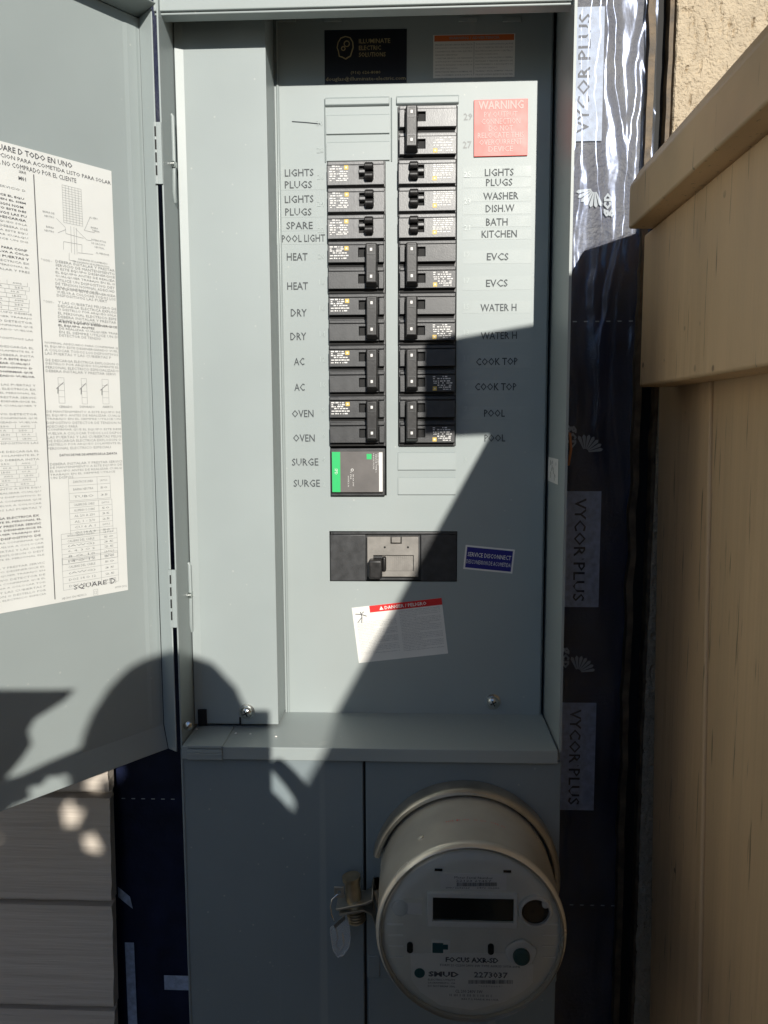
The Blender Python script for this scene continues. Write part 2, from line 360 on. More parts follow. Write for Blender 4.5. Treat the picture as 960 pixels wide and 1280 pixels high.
for (pa, pb, py, n) in ((716, 800, 402, 6), (712, 790, 1131, 6), (152, 226, 998, 6)):
    mb = MB(); a = W(pa, py, .098); b = W(pb, py, .098)
    for k in range(n):
        x = a.x+(b.x-a.x)*k/n; rect(mb, x, x+.0045, a.z-.0006, a.z+.0006, .098)
    wchild(mb.build('printed_dashes', 'dash'))
# scraps of pale print on the left strip
mb = MB()
for (x0, y0, x1, y1) in ((156, 1178, 172, 1290), (205, 1219, 240, 1238)):
    a, b = W(x0, y0, .0975), W(x1, y1, .0975); rect(mb, a.x, b.x, b.z, a.z, .0975)
a, b = W(147, 1108, .0975), W(166, 1136, .0975); mb.add([(a.x, .0975, a.z), (a.x, .0975, a.z-.014), (b.x, .0975, b.z), (b.x-.003, .0975, b.z+.016)], [(0, 1, 2, 3)])
wchild(mb.build('printed_scraps', 'print'))
# stucco coat with its rough face
def stucco():
    nx, nz_ = 150, 420; x1, z0, z1 = .62, -.95, .80; vs = []; mb = MB()
    for j in range(nz_+1):
        z = z0+(z1-z0)*j/nz_; xe = .2625+.0095*min(1, max(0, (z+.35)/.75))+.0016*noise.noise(Vector((z*40, 1, 1)))
        for i in range(nx+1):
            x = xe+(x1-xe)*(i/nx)**1.15
            n1 = noise.noise(Vector((x*85, z*70, 1))); n2 = noise.noise(Vector((x*190, z*170, 5)))
            pit = max(0, noise.noise(Vector((x*210, z*160, 11)))-.16)*.009
            h = .0015*n1+.0007*n2-pit
            if i == 0: h -= .002
            vs.append((x, .08-h, z))
    mb.add(vs, [(j*(nx+1)+i, j*(nx+1)+i+1, (j+1)*(nx+1)+i+1, (j+1)*(nx+1)+i) for j in range(nz_) for i in range(nx)])
    # the raw edge back to the wall
    e = []
    for j in range(nz_+1): v = vs[j*(nx+1)]; e += [v, (v[0], .0995, v[2])]
    mb.add(e, [(2*j, 2*j+1, 2*j+3, 2*j+2) for j in range(nz_)])
    mb.box(.62, 1.5, .08, .11, -1.5, .90); mb.box(.29, .62, .085, .11, .8, .90); mb.box(.29, .62, .085, .11, -1.5, -.95)
    return wchild(mb.build('stucco_coat', 'stucco', smooth=True))
stucco()
mb = MB()
def strip(mb, x0, x1, y0, y1, mi, wob, seed, n=90, z0=-.9, z1=.6):
    L = []
    for j in range(n+1):
        z = z0+(z1-z0)*j/n; q = wob*noise.noise(Vector((z*24, seed, 0))); t = .006*min(1, max(0, (z+.35)/.75))-.006
        L += [(x0+q+t, y1, z), (x0+q+t, y0, z), (x1+q*.6+t, y0, z), (x1+q*.6+t, y1, z)]
    mb.add(L, [(4*j+k, 4*j+k+1, 4*j+k+5, 4*j+k+4) for j in range(n) for k in range(3)], mi)
strip(mb, .2455, .2525, .088, .1, 0, .004, 3)
wchild(mb.build('casing_bead', 'bead', smooth=True))
mb = MB(); strip(mb, .2530, .2650, .0965, .1, 0, .002, 8); wchild(mb.build('shadow_gap', 'void'))
mb = MB(); strip(mb, .2652, .2695, .083, .1, 0, .0022, 12); wchild(mb.build('casing_bead', 'bead'))
# a bent strap of copper beside the box
a, b = W(713, 540, .06), W(711, 583, .06)
wchild(MB().tube([(a.x-.004, .09, a.z), (a.x, .062, a.z-.002), (a.x+.0005, .058, (a.z+b.z)/2), (b.x, .062, b.z+.002), (b.x-.004, .09, b.z)], .0016, 8).build('copper_strap', 'copper', smooth=True))
# lap siding, board by board
ex = .1377
for k in range(-6, 10):
    zb = -.5695+ex*k; xr = -.3635+random.uniform(-.0035, .002)-(.0045 if k < 0 else 0)*(-k)
    n = 60; vs = []
    rows = [(0, .0), (.0015, -.001), (.3, .0006), (.6, .0012), (1, .0025)]
    mb = MB(); prof = [(.084, 0), (.0692, .0002), (.0684, .002)]+[(.0686+.0072*q_/14+.0007*noise.noise(Vector((k*9.1, q_*3.7, 0)))*(1.5 if q_ < 6 else .5), .004+(ex-.0155)*q_/14) for q_ in range(15)]+[(.0880, ex-.0098), (.0880, ex+.012)]
    for i in range(n+1):
        t = i/n; x = xr-(.636+xr+.364)*(t**1.6); jag = .0012*noise.noise(Vector((k*3, x*30, 0)))
        for (y, dz) in prof:
            jx = (.0016*noise.noise(Vector((k*5.3, dz*60, 2))) if i == 0 else 0)
            vs.append((x+jx, y+(.0006*noise.noise(Vector((x*9, dz*260, k))) if dz > .01 else 0), zb+dz+(jag if dz < .01 else 0)))
    q = len(prof)
    mb.add(vs, [(i*q+j, i*q+j+1, (i+1)*q+j+1, (i+1)*q+j) for i in range(n) for j in range(q-1)]+[tuple(range(q-1, -1, -1))])
    wchild(mb.build('siding_board', 'siding', smooth=True))

# eave added over the wall out of view, to block overhead sky
mb = MB(); mb.box(-1.05, 1.5, -.90, .112, .90, .93); mb.box(-1.05, 1.5, -.94, -.90, .86, 1.04); mb.box(-1.05, 1.5, -.90, .25, 1.01, 1.04); wchild(mb.build('sky_block_eave', 'siding'))
# unseen house added across the side yard to block the low sky
nb = thing('sky_block_house', 'unseen single-storey house added across the side yard behind the camera to block skylight', 'house', (2.5, -6.5, -1.5))
def nc(o): o.parent = nb; o.location = -Vector(nb.location); return o
mb = holed(MB(), -.8, 7.5, -1.5, 1.62, [(.6, 1.8, -.5, .7)], -6.5, -.3); mb.v = [(x, -6.5-(y+6.5), z) for x, y, z in mb.v]; mb.box(-.8, -.5, -11, -6.8, -1.5, 1.62); mb.box(7.2, 7.5, -11, -6.8, -1.5, 1.62); nc(mb.build('wall', 'siding'))
w_ = nc(MB().box(.6, 1.8, -6.72, -6.68, -.5, .7).build('window', 'lcd')); mb = MB()
for (a, b, c, d) in ((.55, 1.85, .7, .78), (.55, 1.85, -.58, -.5), (.52, .6, -.58, .78), (1.8, 1.88, -.58, .78), (1.17, 1.23, -.5, .7)): mb.box(a, b, -6.66, -6.46, c, d)
mb.build('frame', 'white', w_)
mb = MB(); mb.prism([(-1.1, -6.15, 1.62), (-1.1, -6.15, 1.72), (-1.1, -9.2, 2.55), (-1.1, -11.6, 1.72), (-1.1, -11.6, 1.62)], (8.9, 0, 0)); nc(mb.build('roof', 'bark'))

# unseen dark tree added beyond the neighbour, blocking sky right of the sun
def tree(name, label, x, y, z0, rx, rz, n, seed):
    t = thing(name, label, 'tree', (x, y, -1.5)); rr = random.Random(seed); mb = MB()
    mb.tube([(x, y, -1.5), (x+.1, y, -.2), (x-.05, y, z0-.3), (x+.1, y, z0+rz*.6)], [.22, .17, .13, .04], 10)
    for k in range(7):
        a = rr.uniform(0, 6.28); mb.tube([(x, y, z0-rz*.5), (x+rx*.5*math.cos(a), y+rx*.4*math.sin(a), z0+rr.uniform(-.2, .3)*rz)], [.06, .02], 6)
    mb.build('trunk', 'bark', t, smooth=True, loc=-Vector(t.location)); mb = MB()
    lumps = [(rr.uniform(-.75, .75)*rx, rr.uniform(-.6, .6)*rx, rr.uniform(-.8, .8)*rz, rr.uniform(.3, .55)) for _ in range(26)]
    for k in range(n):
        l = rr.choice(lumps); d = Vector((rr.gauss(0, 1), rr.gauss(0, 1), rr.gauss(0, 1))).normalized()*(rr.random()**.4)
        p = Vector((x+l[0]+d.x*rx*l[3], y+l[1]+d.y*rx*l[3], z0+l[2]+d.z*rz*l[3])); a = Vector((rr.gauss(0, 1), rr.gauss(0, 1), rr.gauss(0, 1))).normalized(); b = a.orthogonal().normalized(); s_ = rr.uniform(.07, .14)
        mb.add([p-a*s_, p-b*s_*.5, p+a*s_, p+b*s_*.5], [(0, 1, 2, 3)])
    mb.build('crown', 'leaf', t, loc=-Vector(t.location))
tree('sky_block_tree', 'unseen broad dark tree added on the far right to block skylight', 6.9, -9.5, 3.2, 3.4, 3.6, 8000, 4)

# ================================================================== THE FENCE
fence = thing('fence', 'tan painted board fence with a thick cap running out from the wall', 'fence', (.26, -.5, -1.5))
def fchild(o): o.parent = fence; o.location = (-.26, .5, 1.5); return o
XA, XU, XL = .2035, .2218, .2592
mb = MB(); mb.prism([(.2010, -.0245, .1837), (.2010, -.0245, .2225), (.2105, -.0245, .2385), (.2985, -.0245, .2660), (.2985, -.0245, .1837)], (0, -4.6, 0)); fchild(mb.build('cap_rail', 'fencecap', bevel=.0022, seg=3))
fchild(MB().box(XU, XL-.0008, -4.58, -.0030, .0360, .1832).build('upper_board', 'fence', bevel=.0025))
y = .0560
for k in range(30):
    wdt = .1475 if k else .150; y0, y1 = y-wdt, y; sh = .062
    mb = MB(); xo = random.uniform(-.0006, .0006)
    mb.prism([(XL+xo, y1+sh*.18, .18), (XL+xo, y0+sh*.18, .18), (XL+xo, y0-sh*1.48, -1.48), (XL+xo, y1-sh*1.48, -1.48)], (.018, 0, 0))
    fchild(mb.build('fence_board', 'fence', bevel=.0028)); y = y0-.0048
    mb = MB(); mb.prism([(XL+.0185, y+.03+sh*.18, .18), (XL+.0185, y-.03+sh*.18, .18), (XL+.0185, y-.03-sh*1.48, -1.48), (XL+.0185, y+.03-sh*1.48, -1.48)], (.012, 0, 0)); fchild(mb.build('gap_backing', 'fence'))  # backing added behind each gap to stop sun leaking through
# posts behind the boards
fchild(MB().box(.2795, .369, -.10, .076, -1.5, .1830).build('post', 'fence', bevel=.003))
fchild(MB().box(.285, .375, -.76, -.67, -1.5, .1830).build('post', 'fence', bevel=.003))
mb = MB(); mb.prism([(.1365, -.62, .2275), (.1365, -.62, .3170), (.42, -.62, .3640), (.42, -.62, .2590), (.2995, -.62, .2590), (.2995, -.62, .2345), (.16, -.62, .2290)], (0, -.018, 0))
fchild(mb.build('shadow_board', 'fencecap', bevel=.0015))  # unseen board added, shaped to cast the stepped shadow on the breakers

# ================================================================== THE PANEL
panel = thing('electrical_panel', 'open grey steel electrical panel with its door swung left and breakers exposed', 'electrical panel', (-.045, .1, -.62))
def pc(o): o.parent = panel; o.location = -Vector(panel.location); return o
XLI, XRI, TF = -.226, .1342, .0874
ZT = .3597; TT = .079
# side walls
mb = MB(); mb.box(XLI-.0016, XLI, -TF, .098, -.3165, .4195); pc(mb.build('left_wall', 'enamel', bevel=.0004))
mb = MB(); mb.box(XRI, XRI+.0016, -TF, .098, -.3095, .4195); mb.box(XRI+.0016, XRI+.0024, -TF, .098, -.3095, .4195)
rw = pc(mb.build('right_wall', 'enamel'))
# head of the box: underside, front face, drip lip
mb = MB(); mb.box(XLI-.006, XRI+.0030, -TT, -TT+.013, ZT, .4240); mb.box(XLI-.006, XRI+.0030, -TT+.0132, .098, .4200, .4240); mb.box(XLI-.006, XRI+.0030, -TT-.0025, -TT+.001, ZT+.0022, .4240)
pc(mb.build('top_hood', 'enamel', bevel=.0008))
for px in (358, 416, 585, 640):
    a = W(px, 27, -.002); pc(MB().box(a.x-.009, a.x+.009, -.0024, -.0001, a.z, a.z+.004).build('dead_front_tab', 'enamel', bevel=.0006))
# dead front with its openings
P_ = .0254; Z0 = .30811
row = lambda i: Z0-i*P_
XA1, XB1, XC1, XD1 = -.0892, -.0312, -.0194, .0394
holes = [(XA1, XB1, row(15), row(2)), (XC1, XD1, row(13), row(0)), (W(412, 695).x, W(571.5, 695).x, W(490, 727).z, W(490, 664).z)]
DX0, DX1, DZ0, DZ1 = -.1402, .1292, -.3055, .4190
mb = holed(MB(), DX0, DX1, DZ0, DZ1, holes, 0, .0022)
mb.prism([(DX1, 0, DZ0), (DX1+.0022, .003, DZ0), (DX1+.0022, .010, DZ0), (DX1, .010, DZ0)], (0, 0, DZ1-DZ0))
df = pc(mb.build('dead_front', 'enamel'))
def dc(o): o.parent = df; return o
mb = MB(); mb.box(-.225, .134, .030, .034, -.31, .418); pc(mb.build('back_pan', 'dark'))
# pressed blanks
def blanks(x0, x1, i0, n):
    for i in range(i0, i0+n):
        z1, z0 = row(i), row(i+1); mb = MB()
        mb.add([(x0, -.0002, z1-.0003), (x1, -.0002, z1-.0003), (x1, .0, z1-.0060), (x0, .0, z1-.0060)], [(0, 3, 2, 1)])
        mb.prism([(x0, -.0002, z1-.0061), (x0, -.0013, z1-.0072), (x0, -.0018, z0+.0012), (x0, -.0002, z0+.0004)], (x1-x0, 0, 0))
        dc(mb.build('twist_out_blank', 'enamel'))
blanks(XA1, XB1+.004, 0, 2); blanks(XC1, XD1, 13, 2)
# raised headers and long edge beads of the breaker window
for (x0, x1) in ((XA1-.001, XB1+.004), (XC1-.001, XD1+.001)):
    mb = MB(); mb.prism([(x0, -.0002, row(0)+.0012), (x0, -.0028, row(0)+.0026), (x0, -.0028, row(0)+.0085), (x0, -.0002, row(0)+.0105)], (x1-x0, 0, 0))
    dc(mb.build('pressed_header', 'enamel', bevel=.0006))
for x in (XA1-.0022, XB1+.0052):
    mb = MB(); mb.prism([(x, -.0001, row(2)), (x+.0007, -.0012, row(2)), (x+.0014, -.0001, row(2))], (0, 0, row(-.35)-row(2))); dc(mb.build('pressed_bead', 'enamel'))
# embossed circuit numbers
for i in range(15):
    for (x, s) in ((XA1-.0065, 30-2*i), (XD1+.0100, 29-2*i)):
        zc = row(i)-.0135
        if i in (0, 1) and s % 2: continue
        mb = MB(); letter(mb, str(s), (x, 0, zc), X_, Z_, NF, ht=.0052, eps=.0006, bold=.01)
        dc(mb.build('embossed_number', 'emboss'))
px_text('29', 585, 146, 11, 9, 0, 'legend_text', 'greyink', df, .015, 'printed number 29')
px_text('27', 584, 181, 11, 9, 0, 'legend_text', 'greyink', df, .015, 'printed number 27')
# lettering of the circuit directory
LEG = [('LIGHTS', 374, 216, 36), ('PLUGS', 373, 231, 34), ('LIGHTS', 374, 249, 36), ('PLUGS', 373, 265, 33), ('SPARE', 374.5, 282, 33), ('POOL LIGHT', 379.5, 298, 54),
       ('HEAT', 371.5, 321, 26), ('HEAT', 372, 357.5, 26), ('DRY', 373.5, 391, 20), ('DRY', 373, 420.5, 20), ('AC', 374, 452, 13), ('AC', 374.5, 484, 13),
       ('OVEN', 378.5, 517, 27), ('OVEN', 380, 547.5, 27), ('SURGE', 381.5, 577.5, 33), ('SURGE', 383.5, 604, 33),
       ('LIGHTS', 624, 215.5, 36), ('PLUGS', 624, 228, 33), ('WASHER', 626, 245, 44), ('DISH.W', 625, 260.5, 36), ('BATH', 621, 277.5, 27), ('KITCHEN', 624, 292.5, 44),
       ('EVCS', 622, 321, 27), ('EVCS', 621, 354, 27), ('WATER H', 623, 384.5, 45), ('WATER H', 623.5, 419.5, 45), ('COOK TOP', 621, 452, 52), ('COOK TOP', 619.5, 483.5, 52),
       ('POOL', 618, 516.5, 26), ('POOL', 618.5, 547.5, 26)]
for (s, cx, cy, wp) in LEG: px_text(s, cx, cy, wp, 9.2, 0, 'legend_text', 'legend', df, .008, 'printed word '+s, eps=.0006)
# clear label tape under the right-hand words
for (y0, y1) in ((207, 222), (222.6, 235), (236, 252.5), (254, 268.5), (270, 284.3), (286.5, 300), (312, 330), (345, 363), (376, 392), (411, 428), (443, 460), (475, 492), (508, 524)):
    a, b = W(578, y1), W(664, y0); dc(MB().box(a.x, b.x, -.00016, -.00001, a.z, b.z).build('label_tape', 'tape'))
for (y0, y1, x0, x1) in ((290, 306, 338, 407), (274, 289, 352, 405), (208, 238, 350, 406), (241, 272, 350, 405)):
    a, b = W(x0, y1), W(x1, y0); dc(MB().box(a.x, b.x, -.00016, -.00001, a.z, b.z).build('label_tape', 'tape'))
# pen mark left of number 30
a, b = W(365, 152), W(400, 155); dc(MB().tube([(a.x, -.0002, a.z), ((a.x+b.x)/2, -.0002, a.z-.0012), (b.x, -.0002, b.z)], .0005, 6).build('pen_mark', 'legend'))

# ---- stickers on the dead front
def frame_from(cs, y, eps=.00025):
    """four pixel corners (tl, tr, br, bl) -> origin, ux, uz, width, height on plane y"""
    tl, tr, br, bl = [W(px, py, y) for px, py in cs]
    ux = ((tr-tl)+(br-bl)); wd = ux.length/2; ux.normalize(); uz = ((tl-bl)+(tr-br)); ht = uz.length/2; uz = (uz-ux*uz.dot(ux)).normalized()
    return (tl+tr+br+bl)/4, ux, uz, wd, ht
def sheet(mb, c, ux, uz, x0, x1, z0, z1, n, e, mi, th=0):
    p = [c+ux*x+uz*z+n*e for x, z in ((x0, z0), (x1, z0), (x1, z1), (x0, z1))]
    if th: mb.prism(p, -n*th, mi)
    else: mb.add(p, [(0, 1, 2, 3)], mi)
def fill_text(mb, c, ux, uz, n, x0, x1, z1, dz, lines, mi, ht=.0009, e=.0004, just=True, bold=0):
    for i, s in enumerate(lines):
        if s.strip(): letter(mb, s, c+ux*x0+uz*(z1-i*dz), ux, uz, n, (x1-x0) if (just and len(s) > .55*max(map(len, lines))) else None, ht, mi, bold, e, anchor=(0, 1))
LOR = ("PELIGRO DE DESCARGA ELECTRICA EXPLOSION O DESTELLO POR ARQUEO SOLAMENTE EL PERSONAL ELECTRICO ESPECIALIZADO DEBERA INSTALAR Y PRESTAR SERVICIO DE "
       "MANTENIMIENTO A ESTE EQUIPO DESENERGICE EL EQUIPO ANTES DE REALIZAR CUALQUIER TRABAJO EN EL SIEMPRE UTILICE UN DISPOSITIVO DETECTOR DE TENSION NOMINAL "
       "ADECUADO PARA CONFIRMAR QUE EL EQUIPO ESTE DESENERGIZADO VUELVA A COLOCAR TODOS LOS DISPOSITIVOS LAS PUERTAS Y LAS CUBIERTAS").split()
_li = [0]
def lorem(n):
    out = ''
    while len(out) < n: out += LOR[_li[0] % len(LOR)]+' '; _li[0] += 1
    return out[:n].strip()
# black company card
c, ux, uz, wd, ht = frame_from(((406, 37.5), (508.5, 36.5), (508.5, 103.5), (405.5, 106)), 0)
mb = MB(); sheet(mb, c, ux, uz, -wd/2, wd/2, -ht/2, ht/2, NF, .0003, 0, .0003)
for i, s in enumerate(('ILLUMINATE', 'ELECTRIC', 'SOLUTIONS')):
    letter(mb, s, c+ux*(-.0065)+uz*(ht*.285-i*.0062), ux, uz, NF, {0: .0305, 1: .0215, 2: .026}[i], .0042, 1, .01, .0005, (0, .5))
letter(mb, '(916) 626-8080', c+uz*(-ht*.30), ux, uz, NF, .029, .0036, 1, .0, .0005)
letter(mb, 'douglas@illuminate-electric.com', c+uz*(-ht*.415), ux, uz, NF, .078, .0048, 1, .0, .0005)
# a head outline with two small wheels inside
hc = c+ux*(-.0195)+uz*.0085
loop = [(0, -.0105), (-.003, -.0088), (-.0062, -.0078), (-.0070, -.003), (-.0082, 0), (-.0072, .005), (-.0045, .0088), (0, .0102), (.0045, .009), (.0070, .005), (.0074, 0), (.0058, -.0045), (.0048, -.0078), (.002, -.0092), (0, -.0105)]
mb.tube([hc+ux*x+uz*z+NF*.0006 for x, z in loop], .0006, 4, 1)
for (x, z, r) in ((.0012, .0035, .0026), (-.0022, -.0008, .0018)):
    mb.tube([hc+ux*(x+r*math.cos(t*math.pi/6))+uz*(z+r*math.sin(t*math.pi/6))+NF*.0006 for t in range(13)], .0005, 4, 1)
pc(mb.build('company_card', ['black_label', 'gold'], label='black business sticker with gold head emblem and lettering'))
# orange and white warning sticker
c, ux, uz, wd, ht = frame_from(((541.5, 44), (643.5, 42), (643.5, 96), (541.5, 98)), 0)
mb = MB(); sheet(mb, c, ux, uz, -wd/2, wd/2, -ht/2, ht/2, NF, .0003, 0, .0003)
sheet(mb, c, ux, uz, -wd/2+.001, wd/2-.001, ht/2-.006, ht/2-.0005, NF, .0004, 1)
letter(mb, 'WARNING / ADVERTENCIA', c+uz*(ht/2-.0033), ux, uz, NF, wd*.62, .0026, 2, .02, .0006)
sheet(mb, c, ux, uz, -.0002, .0002, -ht/2+.002, ht/2-.007, NF, .0005, 2)
for side in (0, 1):
    x0 = -wd/2+.002 if not side else .0015; z = ht/2-.0085
    for k in range(11):
        fill_text(mb, c, ux, uz, NF, x0, x0+(wd/2-.0035)*(1 if k % 4 != 3 else .6), z-k*.0031, .003, [lorem(30)], 2, .0014, .0005, bold=.01 if k in (0, 8, 9, 10) else 0)
pc(mb.build('warning_sticker', ['white', 'orange', 'greyink'], label='white sticker with an orange header and two columns of print'))
# red plate
c, ux, uz, wd, ht = frame_from(((592, 126), (660.5, 124), (658, 195), (592.5, 196.5)), 0)
mb = MB(); sheet(mb, c, ux, uz, -wd/2, wd/2, -ht/2, ht/2, NF, .0018, 0, .0018)
rp = pc(mb.build('red_warning_plate', 'red', bevel=.0003, label='red engraved plate with the heading WARNING'))
mb = MB(); letter(mb, 'WARNING', c+uz*ht*.40, ux, uz, NF, wd*.84, .0082, 0, .02, .0021)
for i, (s, f) in enumerate((('PV OUTPUT', .62), ('CONNECTION', .72), ('DO NOT', .45), ('RELOCATE THIS', .86), ('OVERCURRENT', .80), ('DEVICE', .46))):
    letter(mb, s, c+uz*(ht*(.235-i*.122)), ux, uz, NF, wd*f, .0054, 0, .01, .0021)
mb.build('lettering', 'redtext', rp)
# blue and white service sticker
c, ux, uz, wd, ht = frame_from(((582, 681), (643.5, 687), (640.5, 717), (579, 711)), 0)
mb = MB(); sheet(mb, c, ux, uz, -wd/2, wd/2, -ht/2, ht/2, NF, .0003, 0, .0003); sheet(mb, c, ux, uz, -wd/2+.0018, wd/2-.0018, -ht/2+.0018, ht/2-.0018, NF, .0004, 1)
letter(mb, 'SERVICE DISCONNECT', c+uz*.0034, ux, uz, NF, wd*.88, .0046, 0, .01, .0006)
letter(mb, 'DESCONEXION DE ACOMETIDA', c-uz*.0042, ux, uz, NF, wd*.90, .0042, 0, .0, .0006)
pc(mb.build('service_sticker', ['white', 'blue'], label='blue sticker reading SERVICE DISCONNECT'))
# danger sticker
c, ux, uz, wd, ht = frame_from(((439.5, 759.5), (552, 747.5), (560, 816.5), (448.8, 829)), 0)
mb = MB(); sheet(mb, c, ux, uz, -wd/2, wd/2, -ht/2, ht/2, NF, .0003, 0, .0003)
sheet(mb, c, ux, uz, -wd/2+.0185, wd/2, ht/2-.0072, ht/2, NF, .0004, 1)
letter(mb, 'DANGER / PELIGRO', c+ux*.009+uz*(ht/2-.0037), ux, uz, NF, .044, .0036, 0, .02, .0006)
tri = c+ux*(-.0165)+uz*(ht/2-.0037); mb.add([tri+ux*-.0022-uz*.0018+NF*.0006, tri+ux*.0022-uz*.0018+NF*.0006, tri+uz*.0022+NF*.0006], [(0, 1, 2)], 0)
fc = c+ux*(-wd/2+.009)+uz*(ht/2-.0095)   # the falling figure
for (a, b) in (((-.0060, .0025), (0, .0015)), ((0, .0015), (.0055, -.001)), ((-.0005, .0042), (.0006, -.0015)), ((.0006, -.0015), (-.0045, -.0068)), ((.0006, -.0015), (-.0006, -.0075)), ((0, .0015), (.003, .004))):
    mb.tube([fc+ux*a[0]+uz*a[1]+NF*.0005, fc+ux*b[0]+uz*b[1]+NF*.0005], .0005, 4, 2)
for side in (0, 1):
    x0, x1 = (-wd/2+.0035, -.0025) if not side else (.0015, wd/2-.003)
    for k in range(26 if side else 21):
        z = ht/2-.0088-k*.0017-(0 if side else .0075); ww = (x1-x0)*(1 if k % 5 != 4 else random.uniform(.4, .8))
        fill_text(mb, c, ux, uz, NF, x0, x0+ww, z, .002, [lorem(44 if k < 22 else 40)], 3, .0010, .0005)
pc(mb.build('danger_sticker', ['white', 'redink', 'ink', 'greyink'], label='white sticker with red DANGER / PELIGRO header, stuck on crooked'))

# ---- left wireway cover
yc = -.0435; xe = -.1402
mb = MB(); zb = W(300, 905, yc).z; ztp = .4185
mb.add([(-.2252, yc-.0022, zb), (-.2172, yc, zb), (xe-.0001, yc, zb), (xe-.0001, yc, ztp), (-.2172, yc, ztp), (-.2252, yc-.0022, ztp)], [(0, 1, 4, 5), (1, 2, 3, 4)])
mb2 = MB(); 
prof = [(-.2252, yc-.0020), (-.2172, yc), (xe, yc), (xe, -.0004), (xe-.0012, -.0004), (xe-.0012, yc+.0012), (-.2172, yc+.0012), (-.2252, yc-.0008)]
mb2.prism([(x, y, zb) for x, y in prof], (0, 0, ztp-zb))
cover = pc(mb2.build('wireway_cover', 'enamel', bevel=.0012, seg=3))
# dead-front edge bead beside the cover
mb = MB(); mb.prism([(xe+.0015, -.0001, DZ0), (xe+.0030, -.0022, DZ0), (xe+.0052, -.0001, DZ0)], (0, 0, DZ1-DZ0)); pc(mb.build('edge_bead', 'glossy_enamel', bevel=.0008, seg=3))
# dark notch and slot at the foot of the cover
a, b = W(248, 906, yc-.0016), W(258, 887, yc-.0016); pc(MB().box(a.x, b.x, yc-.0026, yc-.0004, a.z, b.z).build('cover_notch', 'dark'))
a, b = W(299, 906, yc-.0016), W(301, 897, yc-.0016); pc(MB().box(a.x, b.x, yc-.0012, yc+.001, a.z, b.z).build('cover_slot', 'dark'))
def screw(px, py, y, r=.0062, name='screw'):
    c = W(px, py, y); mb = MB()
    mb.lathe([(r*1.35, 0), (r*1.35, .0008), (r*.95, .0012), (r*.98, .003), (r*.85, .0045), (r*.5, .0056), (.0001, .006)], c, n=28)
    for a in (.5, 2.07): mb.prism([c+Vector((math.cos(a+t)*r*.55, -.0063, math.sin(a+t)*r*.55)) for t in (-.15, .15, math.pi-.15, math.pi+.15)], (0, .001, 0), 1)
    return pc(mb.build(name, ['zinc', 'dark'], smooth=True))
screw(616, 877, 0); screw(308.5, 889.5, yc)
# shelf with its front lip
mb = MB(); mb.prism([(-.2248, .002, -.3052), (-.2248, -.0935, -.3052), (-.2248, -.0935, -.3180), (-.2248, -.0921, -.3180), (-.2248, -.0921, -.3066), (-.2248, .002, -.3066)], (XRI-.0018+.2248, 0, 0))
pc(mb.build('shelf', 'enamel', bevel=.0009))
a, b = W(234, 933, -.0950), W(278, 950, -.0950)
mb = MB(); mb.box(a.x, b.x, -.0945, -.0450, -.3052, -.3040); mb.box(a.x, b.x, -.0958, -.0937, -.3062, -.3035)
mb.box(a.x, b.x, -.0950, -.0937, -.3112, -.3075); mb.box(a.x, b.x, -.0962, -.0937, -.3130, -.3113); mb.box(a.x, b.x, -.0950, -.0937, -.3180, -.3131)
pc(mb.build('shelf_bracket', 'enamel', bevel=.0005))
a = W(243, 905, -.06); mb = MB(); mb.lathe([(.0045, 0), (.0045, .0012), (.003, .0026), (.0001, .003)], (a.x, -.0815, W(243, 907, -.0815).z), n=20); pc(mb.build('rivet', 'zinc', smooth=True))
for (px, py) in ((246, 912), (295, 917), (313, 918), (345, 921)):   # grit on the shelf
    p = W(px, py, -.05); p = EYE+ray(px, py)*((-.3051-EYE.z)/ray(px, py).z)
    MB().lathe([(.0001, 0), (.0014, .0002), (.0009, .0009), (.0001, .0011)], p, 'z', 8).build('grit', 'white', panel, loc=-Vector(panel.location))
# lower covers
yl = -.088
mb = MB(); mb.box(-.2262, .1362, yl+.004, .098, -.82, -.3085); pc(mb.build('meter_section', 'enamel_shaded'))
mb = MB(); mb.box(-.2262, -.0516, yl, yl+.0035, -.80, -.3185); mb.box(-.2275, -.2250, yl-.001, yl+.01, -.80, -.3100); pc(mb.build('pull_section_cover', 'enamel_shaded', bevel=.0009))
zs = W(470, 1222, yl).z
mb = MB(); mb.box(-.0490, .1366, yl, yl+.0035, zs, -.3185); mb.box(-.0478, -.036, yl-.0012, yl+.001, zs+.0005, zs+.0235); pc(mb.build('meter_cover', 'enamel_shaded', bevel=.0009))
mb = MB(); mb.box(-.0480, .1360, yl+.0022, yl+.005, -.80, zs-.0012); pc(mb.build('lower_meter_cover', 'enamel_shaded', bevel=.0009))
mb = MB(); mb.box(-.0512, -.0493, yl+.0030, yl+.0042, -.80, -.3185); pc(mb.build('cover_seam', 'void'))
# small sticker on the right wall
a, b = WX(685.5, 571, XRI-.0003), WX(697.5, 606, XRI-.0003)
mb = MB(); y0, y1 = sorted((a.y, b.y)); z0, z1 = b.z, a.z
mb.add([(XRI-.0004, y1, z0), (XRI-.0004, y1, z1), (XRI-.0004, y0, z1), (XRI-.0004, y0, z0)], [(0, 1, 2, 3)], 0)
for k in range(16): 
    yy = y0+(y1-y0)*random.uniform(.15, .8); zz = z0+(z1-z0)*random.uniform(.1, .8)
    mb.add([(XRI-.0006, yy, zz), (XRI-.0006, yy+.0022, zz), (XRI-.0006, yy+.0022, zz+.0030), (XRI-.0006, yy, zz+.003)], [(0, 1, 2, 3)], 1)
pc(mb.build('wall_sticker', ['white', 'greyink']))
